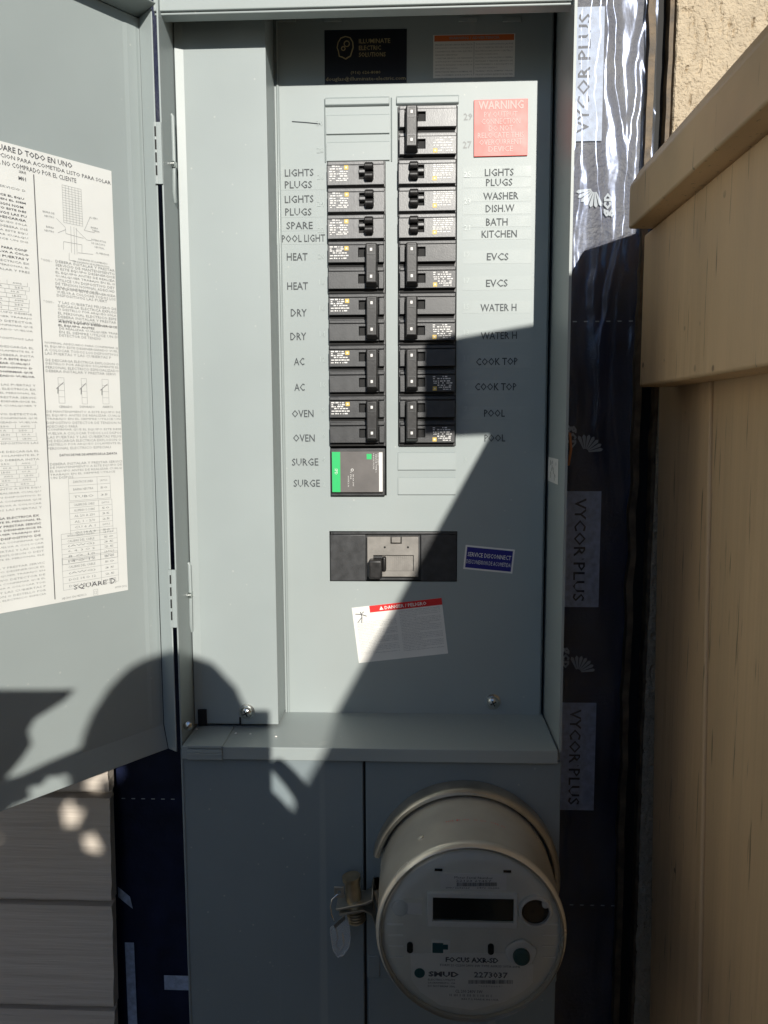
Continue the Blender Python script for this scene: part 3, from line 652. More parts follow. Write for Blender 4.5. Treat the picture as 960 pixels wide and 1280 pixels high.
# latch clips on the left wall
for (py0, py1, xm, ys) in ((146, 252, 216, 205), (706, 790, 237, 744)):
    a, b = WX(xm-1, py0, XLI+.0006), WX(xm+2, py1, XLI+.0006)
    mb = MB(); mb.tube([(XLI-.0002, a.y, a.z+.002), (XLI+.0012, a.y, a.z), (XLI+.0014, (a.y+b.y)/2, (a.z+b.z)/2), (XLI+.0012, b.y-.001, b.z+.008), (XLI+.0004, b.y+.003, b.z)], .0017, 8)
    pc(mb.build('latch_clip', 'enamel', smooth=True))
    s = WX(xm, ys, XLI+.001); mb = MB(); mb.tube([(XLI, s.y, s.z), (XLI+.0028, s.y, s.z), (XLI+.0034, s.y, s.z)], [.0028, .0028, .0012], 12); mb.box(XLI+.0006, XLI+.003, s.y+.003, s.y+.007, s.z-.002, s.z+.003)
    pc(mb.build('latch_screw', 'zinc', smooth=True))

# ---- the door
dn = Vector((.8, -.6, 0)); dd = Vector((-.6, -.8, 0)); dr = -dd
piv = Vector((-.232, -.088, 0)); fp = piv-dn*.0186
def DP(s, z, e=0.): return fp+dd*s+dn*e+Z_*z
def DS(px, py, e=0.):
    d = ray(px, py); o = fp+dn*e; t = (o-EYE).dot(dn)/d.dot(dn); p = EYE+d*t; return (p-fp).dot(dd), p.z
zc0, zr0, zt0 = -.2905, -.3135, DS(175, 24)[1]
print('door top', zt0, DS(120, 0), 'ZT', ZT)
SW = .405
th = .0014
mb = MB()
def sheet4(a, b, c, d, n): mb.prism([a, b, c, d], n*th)
sheet4(DP(.0, zc0), DP(SW, zc0), DP(SW, zt0), DP(0, zt0), -dn)
sheet4(DP(0, zc0, .0), DP(SW, zc0, .0), DP(SW, zr0, .006), DP(0, zr0, .006), -dn)      # foot flares out
sheet4(DP(0, zt0), DP(SW, zt0), DP(SW, zt0+.004, .026), DP(0, zt0+.004, .026), Z_)
sheet4(DP(-.0001, zc0), DP(-.0001, zt0+.003), DP(-.0001, zt0+.003, .0186), DP(-.0001, zc0, .0186), -dr*-1)
sheet4(DP(-.0001, zc0), DP(-.0001, zc0, .0186), DP(-.0001, zr0, .0190), DP(-.0001, zr0, .006), -dr*-1)
sheet4(DP(SW, zr0, .0), DP(SW, zt0, 0), DP(SW, zt0, .0186), DP(SW, zr0, .0186), dd)
door = pc(mb.build('door', 'enamel', bevel=.0011, seg=2, label='open grey panel door with a large white instruction label'))
# soft rib beside the hinge flange
mb = MB(); a = DS(163, 300)[0]; mb.prism([DP(.0015, zc0+.004), DP(a, zc0+.004), DP(a-.004, zc0+.004, .0005), DP(.004, zc0+.004, .0005)], Z_*(zt0-zc0-.008)); o = mb.build('hinge_rib', 'enamel', door)
# hinges bridging the gap
for (p0, p1) in ((153, 230), (712, 784)):
    za, zb_ = W(203, p0, -.088).z, W(215, p1, -.088).z
    mb = MB(); mb.prism([DP(-.0008, zb_, .002), DP(-.0008, za, .002), DP(-.0008, za, .0186), DP(-.0008, zb_, .0186)], dr*.0010)
    mb.box(piv.x-.0012, XLI-.0002, -.0892, -.0878, zb_, za); mb.tube([(piv.x+.0004, -.0885, zb_), (piv.x+.0004, -.0885, za)], .0016, 8)
    for k in range(5):
        z = zb_+(za-zb_)*(.08+.21*k); e = .005+.008*((k*7) % 3)/2; q = DP(-.0019, z, e)
        mb.add([q, q+dn*.0028, q+dn*.0028+Z_*.0016, q+Z_*.0016], [(0, 1, 2, 3)], 1)
        if k < 4: mb.box(XLI-.0058, XLI-.0046, -.0906, -.0885, z+.003, z+.0112, 1)
    mb.build('hinge', ['enamel', 'void'], door, bevel=0)

# the instruction label on the door
mb = MB(); s_r = .0335; s_l = s_r+.192; zt, zb2 = .2207, -.1512; lc = DP(0, 0, .0003)
def dpt(s, z, e=.0005): return DP(s, z, e)
mb.prism([DP(s_l, zb2, .0003), DP(s_r, zb2, .0003), DP(s_r, zt, .0003), DP(s_l, zt, .0003)], -dn*.0003, 0)
def dtext(txt, px, py, h, wd=None, anchor=(1, 0), mi=1, bold=0.):
    s, z = DS(px, py); letter(mb, txt, DP(s, z, 0), dr, Z_, dn, wd, h, mi, bold, .0006, anchor)
def drule(px0, py0, px1, py1, wd=.0005, mi=1):
    a = DS(px0, py0); b = DS(px1, py1); A = DP(*a, .0005); B = DP(*b, .0005); d = (B-A).normalized(); q = d.cross(dn)*wd/2
    mb.add([A-q, B-q, B+q, A+q], [(0, 1, 2, 3)], mi)
L0 = DS(0, 190)[0]-DS(90, 214)[0]
dtext('CENTRO DE CARGA SQUARE D TODO EN UNO', 90, 212, .0052, L0*2.05, bold=.012)
dtext('EQUIPO DE MEDICION PARA ACOMETIDA LISTO PARA SOLAR', 138, 232, .0036, (DS(0, 195)[0]-DS(138, 232)[0])*1.38)
dtext('INTERRUPTOR PRINCIPAL NO COMPRADO POR EL CLIENTE', 95, 229, .0036, (DS(0, 203)[0]-DS(95, 229)[0])*1.75)
dtext('SERIE', 32, 218, .0018); dtext('M01', 32, 227, .0030, bold=.02)
sd0, zd0 = DS(41, 218); sd1, zd1 = DS(69, 749); sdm = (sd0+sd1)/2
A = DP(sdm, zd0, .0005); B = DP(sdm, zd1, .0005); mb.add([A-dr*.0004, A+dr*.0004, B+dr*.0004, B-dr*.0004], [(0, 1, 2, 3)], 1)
# left column of print, ending at the rule
left = [(-.5, 2, 0), (2, 1, 0)]
z = zd0-.012; k = 0
plan = [('s', 1), ('n', 1), ('g', 1), ('b', 6), ('n', 5), ('g', 1), ('b', 3), ('n', 3), ('g', 2), ('t', 7), ('n', 5), ('g', 1), ('n', 1), ('g', 1), ('n', 3), ('b', 5), ('g', 1), ('n', 6), ('g', 1), ('n', 3), ('t', 4),
        ('n', 1), ('g', 1), ('n', 3), ('t', 6), ('n', 6), ('g', 1), ('b', 6), ('n', 5), ('g', 1), ('n', 10), ('b', 4), ('n', 9), ('g', 1), ('n', 4)]
dzl = .00335
for (kd, n) in plan:
    for i in range(n):
        if z < zb2+.006: break
        xr_ = sdm+.0075+(.004*random.random() if kd != 'n' else 0)
        if kd in 'nb':
            nchar = 46; last = (i == n-1)
            ln = (s_l-.008-xr_)*(1 if not last else .8)
            letter(mb, lorem(nchar if not last else 36), DP(xr_, z, 0), dr, Z_, dn, ln, .0016 if kd == 'n' else .0018, 2 if kd == 'n' else 1, .0 if kd == 'n' else .012, .0006, (1, 0))
        elif kd == 't':
            for q in range(3): letter(mb, ('AWG', '250', '60 A', 'LB-IN')[(q+i) % 4], DP(xr_+.006+q*.017, z+.0004, 0), dr, Z_, dn, .007, .0013, 2, 0, .0006, (1, 0))
            A = DP(xr_+.001, z-.0007, .0005); B = DP(xr_+.05, z-.0007, .0005); mb.add([A-Z_*.0001, B-Z_*.0001, B+Z_*.0001, A+Z_*.0001], [(3, 2, 1, 0)], 2)
            for q in range(4):
                A = DP(xr_+.001+q*.0165, z-.0007, .0005); mb.add([A-dr*.00012, A+dr*.00012, A+dr*.00012+Z_*dzl, A-dr*.00012+Z_*dzl], [(0, 1, 2, 3)], 2)
        z -= dzl
# wiring diagram, right column
def rbox(px0, py0, px1, py1, nx, nz_):
    a = DS(px0, py0); b = DS(px1, py1)
    for i in range(nx+1):
        s = a[0]+(b[0]-a[0])*i/nx; A, B = DP(s, a[1], .0005), DP(s, b[1], .0005); mb.add([A-dr*.00012, A+dr*.00012, B+dr*.00012, B-dr*.00012], [(0, 1, 2, 3)], 2)
    for j in range(nz_+1):
        z = a[1]+(b[1]-a[1])*j/nz_; A, B = DP(a[0], z, .0005), DP(b[0], z, .0005); mb.add([A-Z_*.0001, B-Z_*.0001, B+Z_*.0001, A+Z_*.0001], [(0, 1, 2, 3)], 2)
rbox(77, 231, 103, 283, 6, 15)
for (x0, y0, x1, y1) in ((88, 283, 89, 316), (92, 284, 93, 318), (95, 285, 96, 318), (70, 273, 81, 284), (72, 291, 82, 287), (81, 284, 82, 292), (82, 292, 104, 298), (105, 288, 112, 272), (105, 288, 118, 291), (94, 286, 108, 300),
                         (108, 300, 114, 301), (79, 302, 79, 312), (79, 302, 102, 306), (102, 306, 102, 316), (86, 316, 86, 325), (97, 316, 116, 318), (86, 325, 95, 327)): drule(x0, y0, x1, y1, .00028, 2)
for (t, x, y) in (('BARRA DE', 66, 268), ('NEUTRO', 66, 273), ('BARRA', 66, 286), ('NEUTRO', 66, 291), ('AL SERV.', 122, 275), ('BARRA', 122, 287), ('TIERRA', 124, 291), ('INTERRUPTOR', 132, 304), ('DE CIRCUITO', 131, 308), ('NEUTRAL', 130, 312),
                  ('AL MEDIDOR', 136, 320), ('DIAGRAMA DE ALAMBRADO', 134, 331), ('VEA DIAGRAMA DE ALIMENTACION', 136, 335)):
    s, z = DS(x, y); letter(mb, t, DP(s, z, 0), dr, Z_, dn, None, .0015, 2, 0, .0006, (1 if x > 100 else .9, 0))
def para(pxr, py0, pxl, n, step, bold=0, last=.7, mi=2, h=.0021):
    for i in range(n):
        (sr, z) = DS(pxr, py0+i*step); sl = DS(pxl, py0+i*step)[0]; ln = (sl-sr)*(last if i == n-1 else 1)
        letter(mb, lorem(max(6, int(ln/.00205))), DP(sl, z, 0), dr, Z_, dn, ln, h, mi, bold, .0006, (0, 0))
para(143, 340, 69.5, 8, 4.35); para(144, 372, 71, 3, 3.9, last=.85); para(145, 388, 72.5, 6, 4.25)
para(146, 411, 73, 2, 4.3, .012, mi=1, last=.6); para(146.5, 419, 74, 3, 4.0)
para(147, 437, 56, 4, 4.1, last=.9); para(148, 457, 57, 4, 4.2, last=.95)
for (s, z) in (DS(51, 326), DS(54, 378)): letter(mb, '* OOO -', DP(s, z, 0), dr, Z_, dn, .009, .0022, 2, 0, .0006, (0, 0))
for (x0, y0, x1, y1) in ((72, 472, 81, 504), (101, 473, 109, 505), (127, 474, 136, 505)):
    rbox(x0, y0, x1, y1, 1, 4); drule(x0-2, y0+14, x1-2, y0+6, .0004, 1); drule(x0, y0+20, x0, y0+12, .0006, 1)
for (t, x, y) in (('CERRADO', 90, 510), ('DISPARADO', 118, 510), ('ABIERTO', 141, 510)): dtext(t, x, y, .0019, mi=2, bold=.01)
para(150, 517, 58, 5, 4.3, last=.4); para(151, 538, 59, 6, 4.35, last=.85)
dtext('DATOS DE PAR DE APRIETE DE LA ZAPATA', 146, 568, .0021, bold=.015)
para(152, 578, 62, 4, 4.2, last=.9); para(152, 594, 63, 1, 4, last=.3)
def table(px0, py0, px1, py1, nx, nz_, words, h=.0020):
    a = DS(px0, py0); b = DS(px1, py1); rbox(px0, py0, px1, py1, 1, 1)
    sm = a[0]+(b[0]-a[0])*.68; A, B = DP(sm, a[1], .0005), DP(sm, b[1], .0005); mb.add([A-dr*.00012, A+dr*.00012, B+dr*.00012, B-dr*.00012], [(0, 1, 2, 3)], 2)
    for j in range(nz_):
        z = a[1]+(b[1]-a[1])*j/nz_; A, B = DP(a[0], z, .0005), DP(b[0], z, .0005); mb.add([A-Z_*.0001, B-Z_*.0001, B+Z_*.0001, A+Z_*.0001], [(0, 1, 2, 3)], 2)
        zc = z+(b[1]-a[1])/nz_*.5
        letter(mb, words[j % len(words)], DP((a[0]+sm)/2, zc, 0), dr, Z_, dn, (a[0]-sm)*.7, h, 2, 0, .0006)
        letter(mb, ('LB-PULG', '50', '35', '25')[j % 4], DP((sm+b[0])/2, zc, 0), dr, Z_, dn, (sm-b[0])*.55, h*.85, 2, 0, .0006)
table(85, 598, 138, 622, 1, 3, ['ZAPATAS DE LINEA', 'BARRA NEUTRA', 'TUBO'])
table(86, 628, 141, 664, 1, 6, ['CALIBRE DEL CABLE', 'ALUMINIO O COBRE', 'AL 2/0 A 250', 'AL 1 - 2/0', 'CU 6 A 1', 'CU 14 A 8'])
table(76, 668, 147, 696, 1, 6, ['NEUTRO DERIVADO Y EQUIPO', 'CALIBRE DEL CABLE', '(AWG)', '6, 4, 3 O 2', '8 O 10', '14 O 12'])
table(77, 698, 148, 726, 1, 5, ['COMBINACION DE EQUIPO', 'CALIBRE DEL CABLE', '(AWG)', 'DOS 14 O 12', 'DOS 14 O 10'])
s, z = DS(133, 731); letter(mb, 'SQUARE', DP(s, z, 0), dr, Z_, dn, (DS(92, 737)[0]-s), .0048, 1, .004, .0006, (1, 0))
s, z = DS(144, 728.5); letter(mb, 'D', DP(s, z, 0), dr, Z_, dn, .0050, .0050, 1, .004, .0006, (1, 0))
rbox(136.5, 723, 144.5, 728, 1, 1)
dtext('HECHO EN MEXICO', 108, 744, .0018, mi=2); dtext('MTFP-2002', 158, 733, .0018, mi=2)
a, b = DS(116.5, 737), DS(122, 744); rbox(116.5, 737, 122, 743.5, 1, 1); rbox(118, 739, 120.5, 742, 1, 1)
mb.build('instruction_label', ['paper', 'ink', 'greyink'], door)

# ================================================================== CIRCUIT BREAKERS
def specks(mb, x0, x1, z0, z1, y, dens, white=1, yel=2, corner='r'):
    ysz = .0040; z = z1-.0012
    while z > z0:
        x = x0+random.uniform(0, .001)
        while x < x1-.0008:
            ln = random.uniform(.0008, .0034); hh = random.uniform(.0008, .0013)
            iny = (x+ln > x1-ysz-.0006 and z > z1-ysz*1.15-.0008) if corner == 'r' else (x < x0+ysz+.0006 and z < z0+ysz*1.1)
            if not iny and random.random() < dens+.2 and x+ln < x1+.0005: rect(mb, x, x+ln, z, z+hh, y, white)
            x += ln+random.uniform(.0004, .0014)
        z -= random.uniform(.0018, .0026)
    if corner == 'r': rect(mb, x1-ysz, x1, z1-ysz, z1, y, yel); rect(mb, x1-ysz+.0012, x1-.0012, z1-ysz+.0012, z1-.0012, y-.0001, white)
    else: rect(mb, x0, x0+ysz, z0, z0+ysz, y, yel); rect(mb, x0+.0012, x0+ysz-.0012, z0+.0012, z0+ysz-.0012, y-.0001, white)
BW = .0574
def two_pole(side, label, body='plastic'):
    """origin: middle of the device on the dead front; side -1 left column, +1 right column"""
    t = thing('circuit_breaker', label, 'circuit breaker'); H = .0508; m = side
    fx = lambda a, b: tuple(sorted((-m*-1*0+(a if m < 0 else -a), (b if m < 0 else -b))))   # mirror x ranges
    mb = MB(); a, b = fx(-BW/2, BW/2)
    mb.box(a, b, -.0035, .025, -H/2, H/2); mb.build('body', body, t, bevel=.0006)
    for k in range(2):
        zt_ = H/2-k*.0254
        mb = MB(); a, b = fx(-BW/2+.0006, BW/2-.0012); mb.box(a, b, -.0062, -.0030, zt_-.0044, zt_-.0008); mb.build('ridge', body, t, bevel=.0007)
        mb = MB(); h0, h1 = fx(BW/2-.0265, BW/2-.0195)
        x0, x1 = fx(-BW/2+.0008, BW/2-.0070); holed(mb, x0, x1, zt_-.0218, zt_-.0050, [(h0, h1, zt_-.0165, zt_-.0078)], -.0092, .0060)
        mb.build('pole_face', body, t, bevel=.0004)
        mb = MB(); x0, x1 = fx(BW/2-.0066, BW/2-.0012); mb.box(x0, x1, -.0086, -.0030, zt_-.0218, zt_-.0050); mb.build('pole_shoulder', body, t, bevel=.0006)
        mb = MB(); x0, x1 = fx(-BW/2, BW/2); mb.box(x0+.001, x1-.002, -.0042, -.0030, zt_-.0250, zt_-.0222); mb.build('groove', 'void', t)
        mb = MB(); mb.box(h0+.0004, h1-.0004, -.0060, -.0036, zt_-.0161, zt_-.0082); mb.build('window', 'void', t)
    # tied handle
    x0, x1 = fx(BW/2-.0195, BW/2-.0070); mb = MB()
    yb, yf = -.0088, -.0205
    mb.add([(x0, yb, -H/2+.0045), (x1, yb, -H/2+.0045), (x1, yb, H/2-.0040), (x0, yb, H/2-.0040), (x0+.0012, yf, -H/2+.0075), (x1-.0012, yf, -H/2+.0075), (x1-.0012, yf, H/2-.0058), (x0+.0012, yf, H/2-.0058)],
           [(4, 5, 6, 7), (0, 1, 5, 4), (1, 2, 6, 5), (2, 3, 7, 6), (3, 0, 4, 7), (3, 2, 1, 0)])
    h = mb.build('handle', 'handle', t, bevel=.0008)
    mb = MB()
    for zc in (H/2-.0118, -H/2+.0135):
        xm = (x0+x1)/2; w2 = .0034
        for (p, q, r, s) in ((xm-w2, xm+w2, zc+.0042, zc+.0048), (xm-w2, xm+w2, zc-.0048, zc-.0042), (xm-w2-.0004, xm-w2, zc-.0048, zc+.0048), (xm+w2, xm+w2+.0004, zc-.0048, zc+.0048)): mb.box(p, q, yf-.0005, yf+.0002, r, s, 0)
        rect(mb, xm-.0011, xm+.0011, zc-.0014, zc+.0014, yf-.0003, 1)
    mb.build('handle_mark', [body, 'speck'], h)
    mb = MB()
    if m < 0: specks(mb, -BW/2+.0022, -BW/2+.0212, H/2-.0205, H/2-.0062, -.0094, .62, 0, 1, 'r')
    else: specks(mb, BW/2-.0232, BW/2-.0042, -H/2+.0048, -H/2+.0192, -.0094, .62, 0, 1, 'l')
    mb.build('rating_print', ['speck', 'yellow'], t)
    return t
def tandem(side, label):
    t = thing('circuit_breaker', label, 'circuit breaker'); H = .0254; m = side
    fx = lambda a, b: tuple(sorted(((a if m < 0 else -a), (b if m < 0 else -b))))
    mb = MB(); a, b = fx(-BW/2, BW/2); mb.box(a, b, -.0040, .025, -H/2+.0002, H/2-.0002); mb.build('body', 'tandem', t, bevel=.0006)
    mb = MB(); a, b = fx(-BW/2+.0006, BW/2-.0008); mb.box(a, b, -.0075, -.0035, H/2-.0050, H/2-.0010); mb.build('ridge', 'tandem', t, bevel=.0008)
    mb = MB(); x0, x1 = fx(-BW/2+.0008, BW/2-.0008); h0, h1 = fx(BW/2-.0255, BW/2-.0115)
    holed(mb, x0, x1, -H/2+.0012, H/2-.0055, [(h0, h1, -.0062, .0062)], -.0095, .006); mb.build('face', 'tandem', t, bevel=.0004)
    mb = MB(); mb.box(h0, h1, -.0060, -.0038, -.0062, .0062); mb.build('window', 'void', t)
    for (zc, r) in ((.0050, .0036), (-.0042, .0040)):     # two stubby toggles
        x0, x1 = fx(BW/2-.0200, BW/2-.0112); mb = MB()
        mb.tube([(x0, -.0125, zc), (x0+.001, -.0125, zc), (x1-.001, -.0125, zc), (x1, -.0125, zc)], [r*.7, r, r, r*.7], 14); mb.box(x0+.001, x1-.001, -.0125, -.005, zc-r*.9, zc+r*.6)
        mb.build('toggle', 'handle', t, bevel=0, smooth=True)
    x0, x1 = fx(BW/2-.0258, BW/2-.0195); mb = MB(); mb.prism([(x0, -.0062, -.0022), (x0, -.0118, -.0010), (x0, -.0118, .0022), (x0, -.0062, .0030)], (x1-x0, 0, 0)); mb.build('linkage', 'tandem', t, bevel=.0006)
    mb = MB()
    if m < 0: specks(mb, -BW/2+.0025, -BW/2+.0215, -H/2+.0045, H/2-.0058, -.0097, .72, 0, 1, 'r')
    else: specks(mb, BW/2-.0235, BW/2-.0030, -H/2+.0040, H/2-.0058, -.0097, .78, 0, 1, 'l')
    mb.build('rating_print', ['speck', 'yellow'], t)
    return t
def copy_tree(o, parent=None):
    c = o.copy(); COL.objects.link(c)
    if parent: c.parent = parent
    for ch in o.children: copy_tree(ch, c)
    return c
XCL, XCR = (XA1+XB1)/2, (XC1+XD1)/2
GT, GD = 'tandem circuit breakers', 'double-pole circuit breakers'
plan = [(-1, 't', 2, 'glare-greyed tandem breaker in the left column beside the top LIGHTS and PLUGS lettering'),
        (-1, 't', 3, 'glare-greyed tandem breaker in the left column beside the second LIGHTS and PLUGS lettering'),
        (-1, 't', 4, 'glare-greyed tandem breaker in the left column beside SPARE and POOL LIGHT'),
        (1, 't', 2, 'glare-greyed tandem breaker in the right column beside LIGHTS and PLUGS, just under breaker 27'),
        (1, 't', 3, 'glare-greyed tandem breaker in the right column beside WASHER and DISH.W'),
        (1, 't', 4, 'glare-greyed tandem breaker in the right column beside BATH and KITCHEN'),
        (-1, 'd', 5, 'black double-pole breaker beside the two HEAT words'),
        (-1, 'd', 7, 'black double-pole breaker beside the two DRY words'),
        (-1, 'd', 9, 'black double-pole breaker beside the two AC words'),
        (-1, 'd', 11, 'black double-pole breaker beside the two OVEN words'),
        (1, 'D', 0, 'sunlit double-pole breaker at the top of the right column beside numbers 29 and 27'),
        (1, 'd', 5, 'black double-pole breaker beside the two EVCS words'),
        (1, 'd', 7, 'black double-pole breaker beside the two WATER H words'),
        (1, 'd', 9, 'half-shaded black double-pole breaker beside the two COOK TOP words'),
        (1, 'd', 11, 'half-shaded black double-pole breaker beside the two POOL words')]
proto = {}
for (sd_, kd, r, lab) in plan:
    key = (sd_, kd)
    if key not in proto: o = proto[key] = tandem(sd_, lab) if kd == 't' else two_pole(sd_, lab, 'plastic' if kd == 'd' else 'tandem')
    else: o = copy_tree(proto[key])
    o['label'] = lab; o['group'] = GT if kd == 't' else GD
    o.location = ((XCL if sd_ < 0 else XCR)+random.uniform(-.0003, .0003), random.uniform(-.0004, .0004), row(r)-(.0127 if kd == 't' else .0254)); o.rotation_euler.y = random.uniform(-.004, .004)
# surge protector
t = thing('surge_protector', 'grey surge protector with a green stripe under the OVEN breaker', 'surge protector', (XCL, 0, row(14)))
H = .0508
MB().box(-BW/2+.0006, BW/2-.0010, -.0060, .02, -H/2+.0004, H/2-.0020).build('body', 'plastic', t, bevel=.0008)
MB().box(-BW/2+.0022, BW/2-.0030, -.0105, -.005, -H/2+.0040, H/2-.0050).build('face_plate', 'surge', t, bevel=.0006)
mb = MB(); rect(mb, -BW/2+.0026, -BW/2+.0110, -H/2+.0045, H/2-.0055, -.0107, 0); rect(mb, BW/2-.0070, BW/2-.0034, -H/2+.0050, H/2-.0060, -.0107, 1)
rect(mb, BW/2-.0195, BW/2-.0145, H/2-.0130, H/2-.0075, -.0107, 0)
yv = -.0107
for (x, z, s, w_, m_) in ((-BW/2+.0068, 0, 'SPD', .006, 1), (BW/2-.0125, H/2-.015, 'SURGE PROTECTIVE', .016, 1), (BW/2-.0100, H/2-.017, 'DEVICE TYPE 1', .018, 1), (BW/2-.0078, H/2-.013, '120/240V', .012, 1), (-.007, -.004, '1 PH', .007, 1), (-.0045, -.009, '80 kA 3W', .012, 1), (-.0095, -.010, 'MODE L-N', .011, 1)):
    letter(mb, s, (x, yv, z), -Z_, X_, NF, w_, .0013 if s != 'SPD' else .003, m_, 0, .0002)
mb.tube([(-.0055+.0012*math.cos(q), yv-.0002, .0015+.0012*math.sin(q)) for q in [i*math.pi/4 for i in range(9)]], .0004, 4, 1)
mb.build('printing', ['green', 'speck'], t)
# main breaker
h = holes[2]; t = thing('main_breaker', 'wide black main breaker with a silver plate set low in the panel', 'main breaker', ((h[0]+h[1])/2, 0, (h[2]+h[3])/2))
cx_, cz_ = (h[0]+h[1])/2, (h[2]+h[3])/2
def L_(px, py): p = W(px, py, -.002); return p.x-cx_, p.z-cz_
w2, h2 = (h[1]-h[0])/2-.0006, (h[3]-h[2])/2-.0006
mb = MB(); a = L_(457, 670); b = L_(526, 723)
mb.box(-w2, w2, .004, .03, -h2, h2); mb.box(-w2, a[0], -.0005, .005, -h2, h2-.003); mb.box(b[0], w2, -.0005, .005, -h2, h2-.003); mb.box(-w2+.003, w2, -.0008, .005, h2-.0028, h2)
mb.build('body', 'plastic', t, bevel=.0007)
a = L_(459, 671); b = L_(523, 721); s0 = L_(478, 694); s1 = L_(517, 714); n0 = L_(488, 669); n1 = L_(502, 680)
mb = MB(); holed(mb, a[0], b[0], b[1], a[1], [(L_(463, 0)[0], s1[0], s1[1], s0[1]), (n0[0], n1[0], n1[1], a[1])], -.0022, .006)
mb.build('silver_plate', 'satin', t, bevel=.0003)
mb = MB(); 
for k in range(14): x = s0[0]+.002+(s1[0]-s0[0]-.004)*k/13; mb.box(x-.0007, x+.0007, .0008, .004, s1[1], s0[1])
mb.box(s0[0], s1[0], .0015, .0045, s1[1], s0[1]); mb.build('ribbed_slide', 'satin', t)
mb = MB(); mb.box(n0[0]+.001, n1[0]-.001, -.001, .004, n1[1]+.001, a[1]-.0005); mb.build('catch', 'satin', t, bevel=.0006)
p = L_(462, 721); q = L_(478, 698)
mb = MB(); mb.box(p[0], q[0], -.0150, .003, p[1], q[1]); mb.box(q[0], q[0]+.004, -.006, .003, p[1]+.006, q[1]+.002); mb.build('handle', 'handle', t, bevel=.0018, seg=3)
for px in (481, 510):
    p = L_(px, 684); mb = MB(); mb.lathe([(.0011, 0), (.0011, .0004), (.0001, .0005)], (p[0], -.0021, p[1]), n=12); mb.build('pin', 'void', t)

# ================================================================== METER
MC = Vector((.0456, 0, -.4256))
meter = thing('utility_meter', 'round electric meter with grey face and champagne shell under the panel', 'utility meter', (MC.x, yl, MC.z))
def mc(o): o.parent = meter; o.location = -Vector(meter.location); return o
mb = MB(); mb.lathe([(.0805, .085), (.0805, .120), (.0800, .150), (.0792, .178), (.0800, .1815), (.0803, .1850), (.0795, .1885), (.0775, .1905), (.0757, .1900), (.0752, .1870)], MC, n=96)
shell = mc(mb.build('shell', 'champagne', smooth=True))
mb = MB(); mb.lathe([(.0772, .1895), (.0772, .1925), (.0755, .1950), (.070, .1958), (.04, .1964), (.0001, .1966)], MC, n=72); mc(mb.build('glass_cover', 'glass', smooth=True))
mb = MB(); mb.lathe([(.0752, .1868), (.06, .1868), (.0001, .1868)], MC, n=72); fcp = mc(mb.build('face_plate', 'meterface', smooth=True))
yf = -.1868
def fp_(px, py, y=yf): return W(px, py, y)
def fbox(name, x0, y0, x1, y1, d, matn, bev=.0005, parent=None):
    a, b = fp_(x0, y1), fp_(x1, y0); return mc_(MB().box(a.x, b.x, yf-d, yf+.001, a.z, b.z).build(name, matn, bevel=bev))
def mc_(o): return mc(o)
# stepped frame round the display
a, b = fp_(534, 1156), fp_(647, 1116); c_, d_ = fp_(541, 1149), fp_(642, 1122)
mb = holed(MB(), a.x, b.x, a.z, b.z, [(c_.x, d_.x, c_.z, d_.z)], yf-.0028, .0028); mc(mb.build('display_frame', 'meterlabel', bevel=.0006))
mb = MB(); mb.box(c_.x, d_.x, yf-.0004, yf+.001, c_.z, d_.z); mc(mb.build('display', 'lcd'))
fbox('serial_label', 550.5, 1092.5, 633, 1111, .0004, 'white', 0)
mb = MB()
def mtext(s, cx, cy, w_, h_, mi=0, bold=0., e=.0008):
    c = fp_(cx, cy); k = (fp_(cx+10, cy)-fp_(cx-10, cy)).length/20
    letter(mb, s, c, X_, Z_, NF, w_*k if w_ else None, h_*k, mi, bold, e)
mtext('Meter Serial Number', 592, 1096.5, 48, 3); mtext('22123 69457', 592, 1100.5, 44, 2.6)
for k in range(44):
    x = 571+k*1.15; a, b = fp_(x, 1107.2), fp_(x+random.uniform(.35, .9), 1102.6); rect(mb, a.x, b.x, a.z, b.z, yf-.0007)
mtext('SMU 2273037', 572, 1109.3, 30, 2); mtext('240V CL200', 610, 1109.3, 28, 2)
mc(mb.build('serial_print', 'legend'))
# name plate
mb = MB(); pts = [(513, 1191), (640, 1191), (641, 1204), (667, 1204), (666, 1228), (655, 1238), (630, 1252), (590, 1262), (550, 1256), (526, 1240), (514, 1224)]
mb.prism([fp_(*p) for p in pts], (0, -.0005, 0)); mc(mb.build('name_plate', 'meterlabel'))
mb = MB(); mtext('FOCUS AXR-SD', 590, 1199.3, 66, 7, 0, .03); mtext('FORM 2S CL200 240V 3W TYPE AXRSD 30TA 60Hz', 600, 1206.6, 100, 3)
mtext('SMUD', 554.5, 1217, 38, 7.2, 2, .035); mtext('2273037', 613.5, 1218, 42, 8, 1, .02)
for (s, y) in (('ELECTRIC UTILITY', 1224), ('SACRAMENTO, CA', 1228), ('DO NOT BREAK SEAL', 1232)): mtext(s, 552, y, 34, 2.4)
for k in range(44):
    x = 585.5+k*1.27; a, b = fp_(x, 1229), fp_(x+random.uniform(.4, .95), 1224.3); rect(mb, a.x, b.x, a.z, b.z, yf-.0008, 1)
mtext('* 0 2 2 7 3 0 3 7 *', 613, 1232, 30, 2); mtext('CL 200 240V 3W', 586, 1238.5, 34, 4, 1); mtext('|| ||| | || ||| || | ||| || |', 588, 1243.5, 52, 3, 1); mtext('KH 7.2 MADE IN USA', 600, 1248.5, 46, 2.2)
c = fp_(524.5, 1215.5); mb.lathe([(.0045, .0008), (.0001, .0009)], (c.x, yf, c.z), n=20, mi=3)
mc(mb.build('name_print', ['legend', 'ink', 'ink', 'teal']))
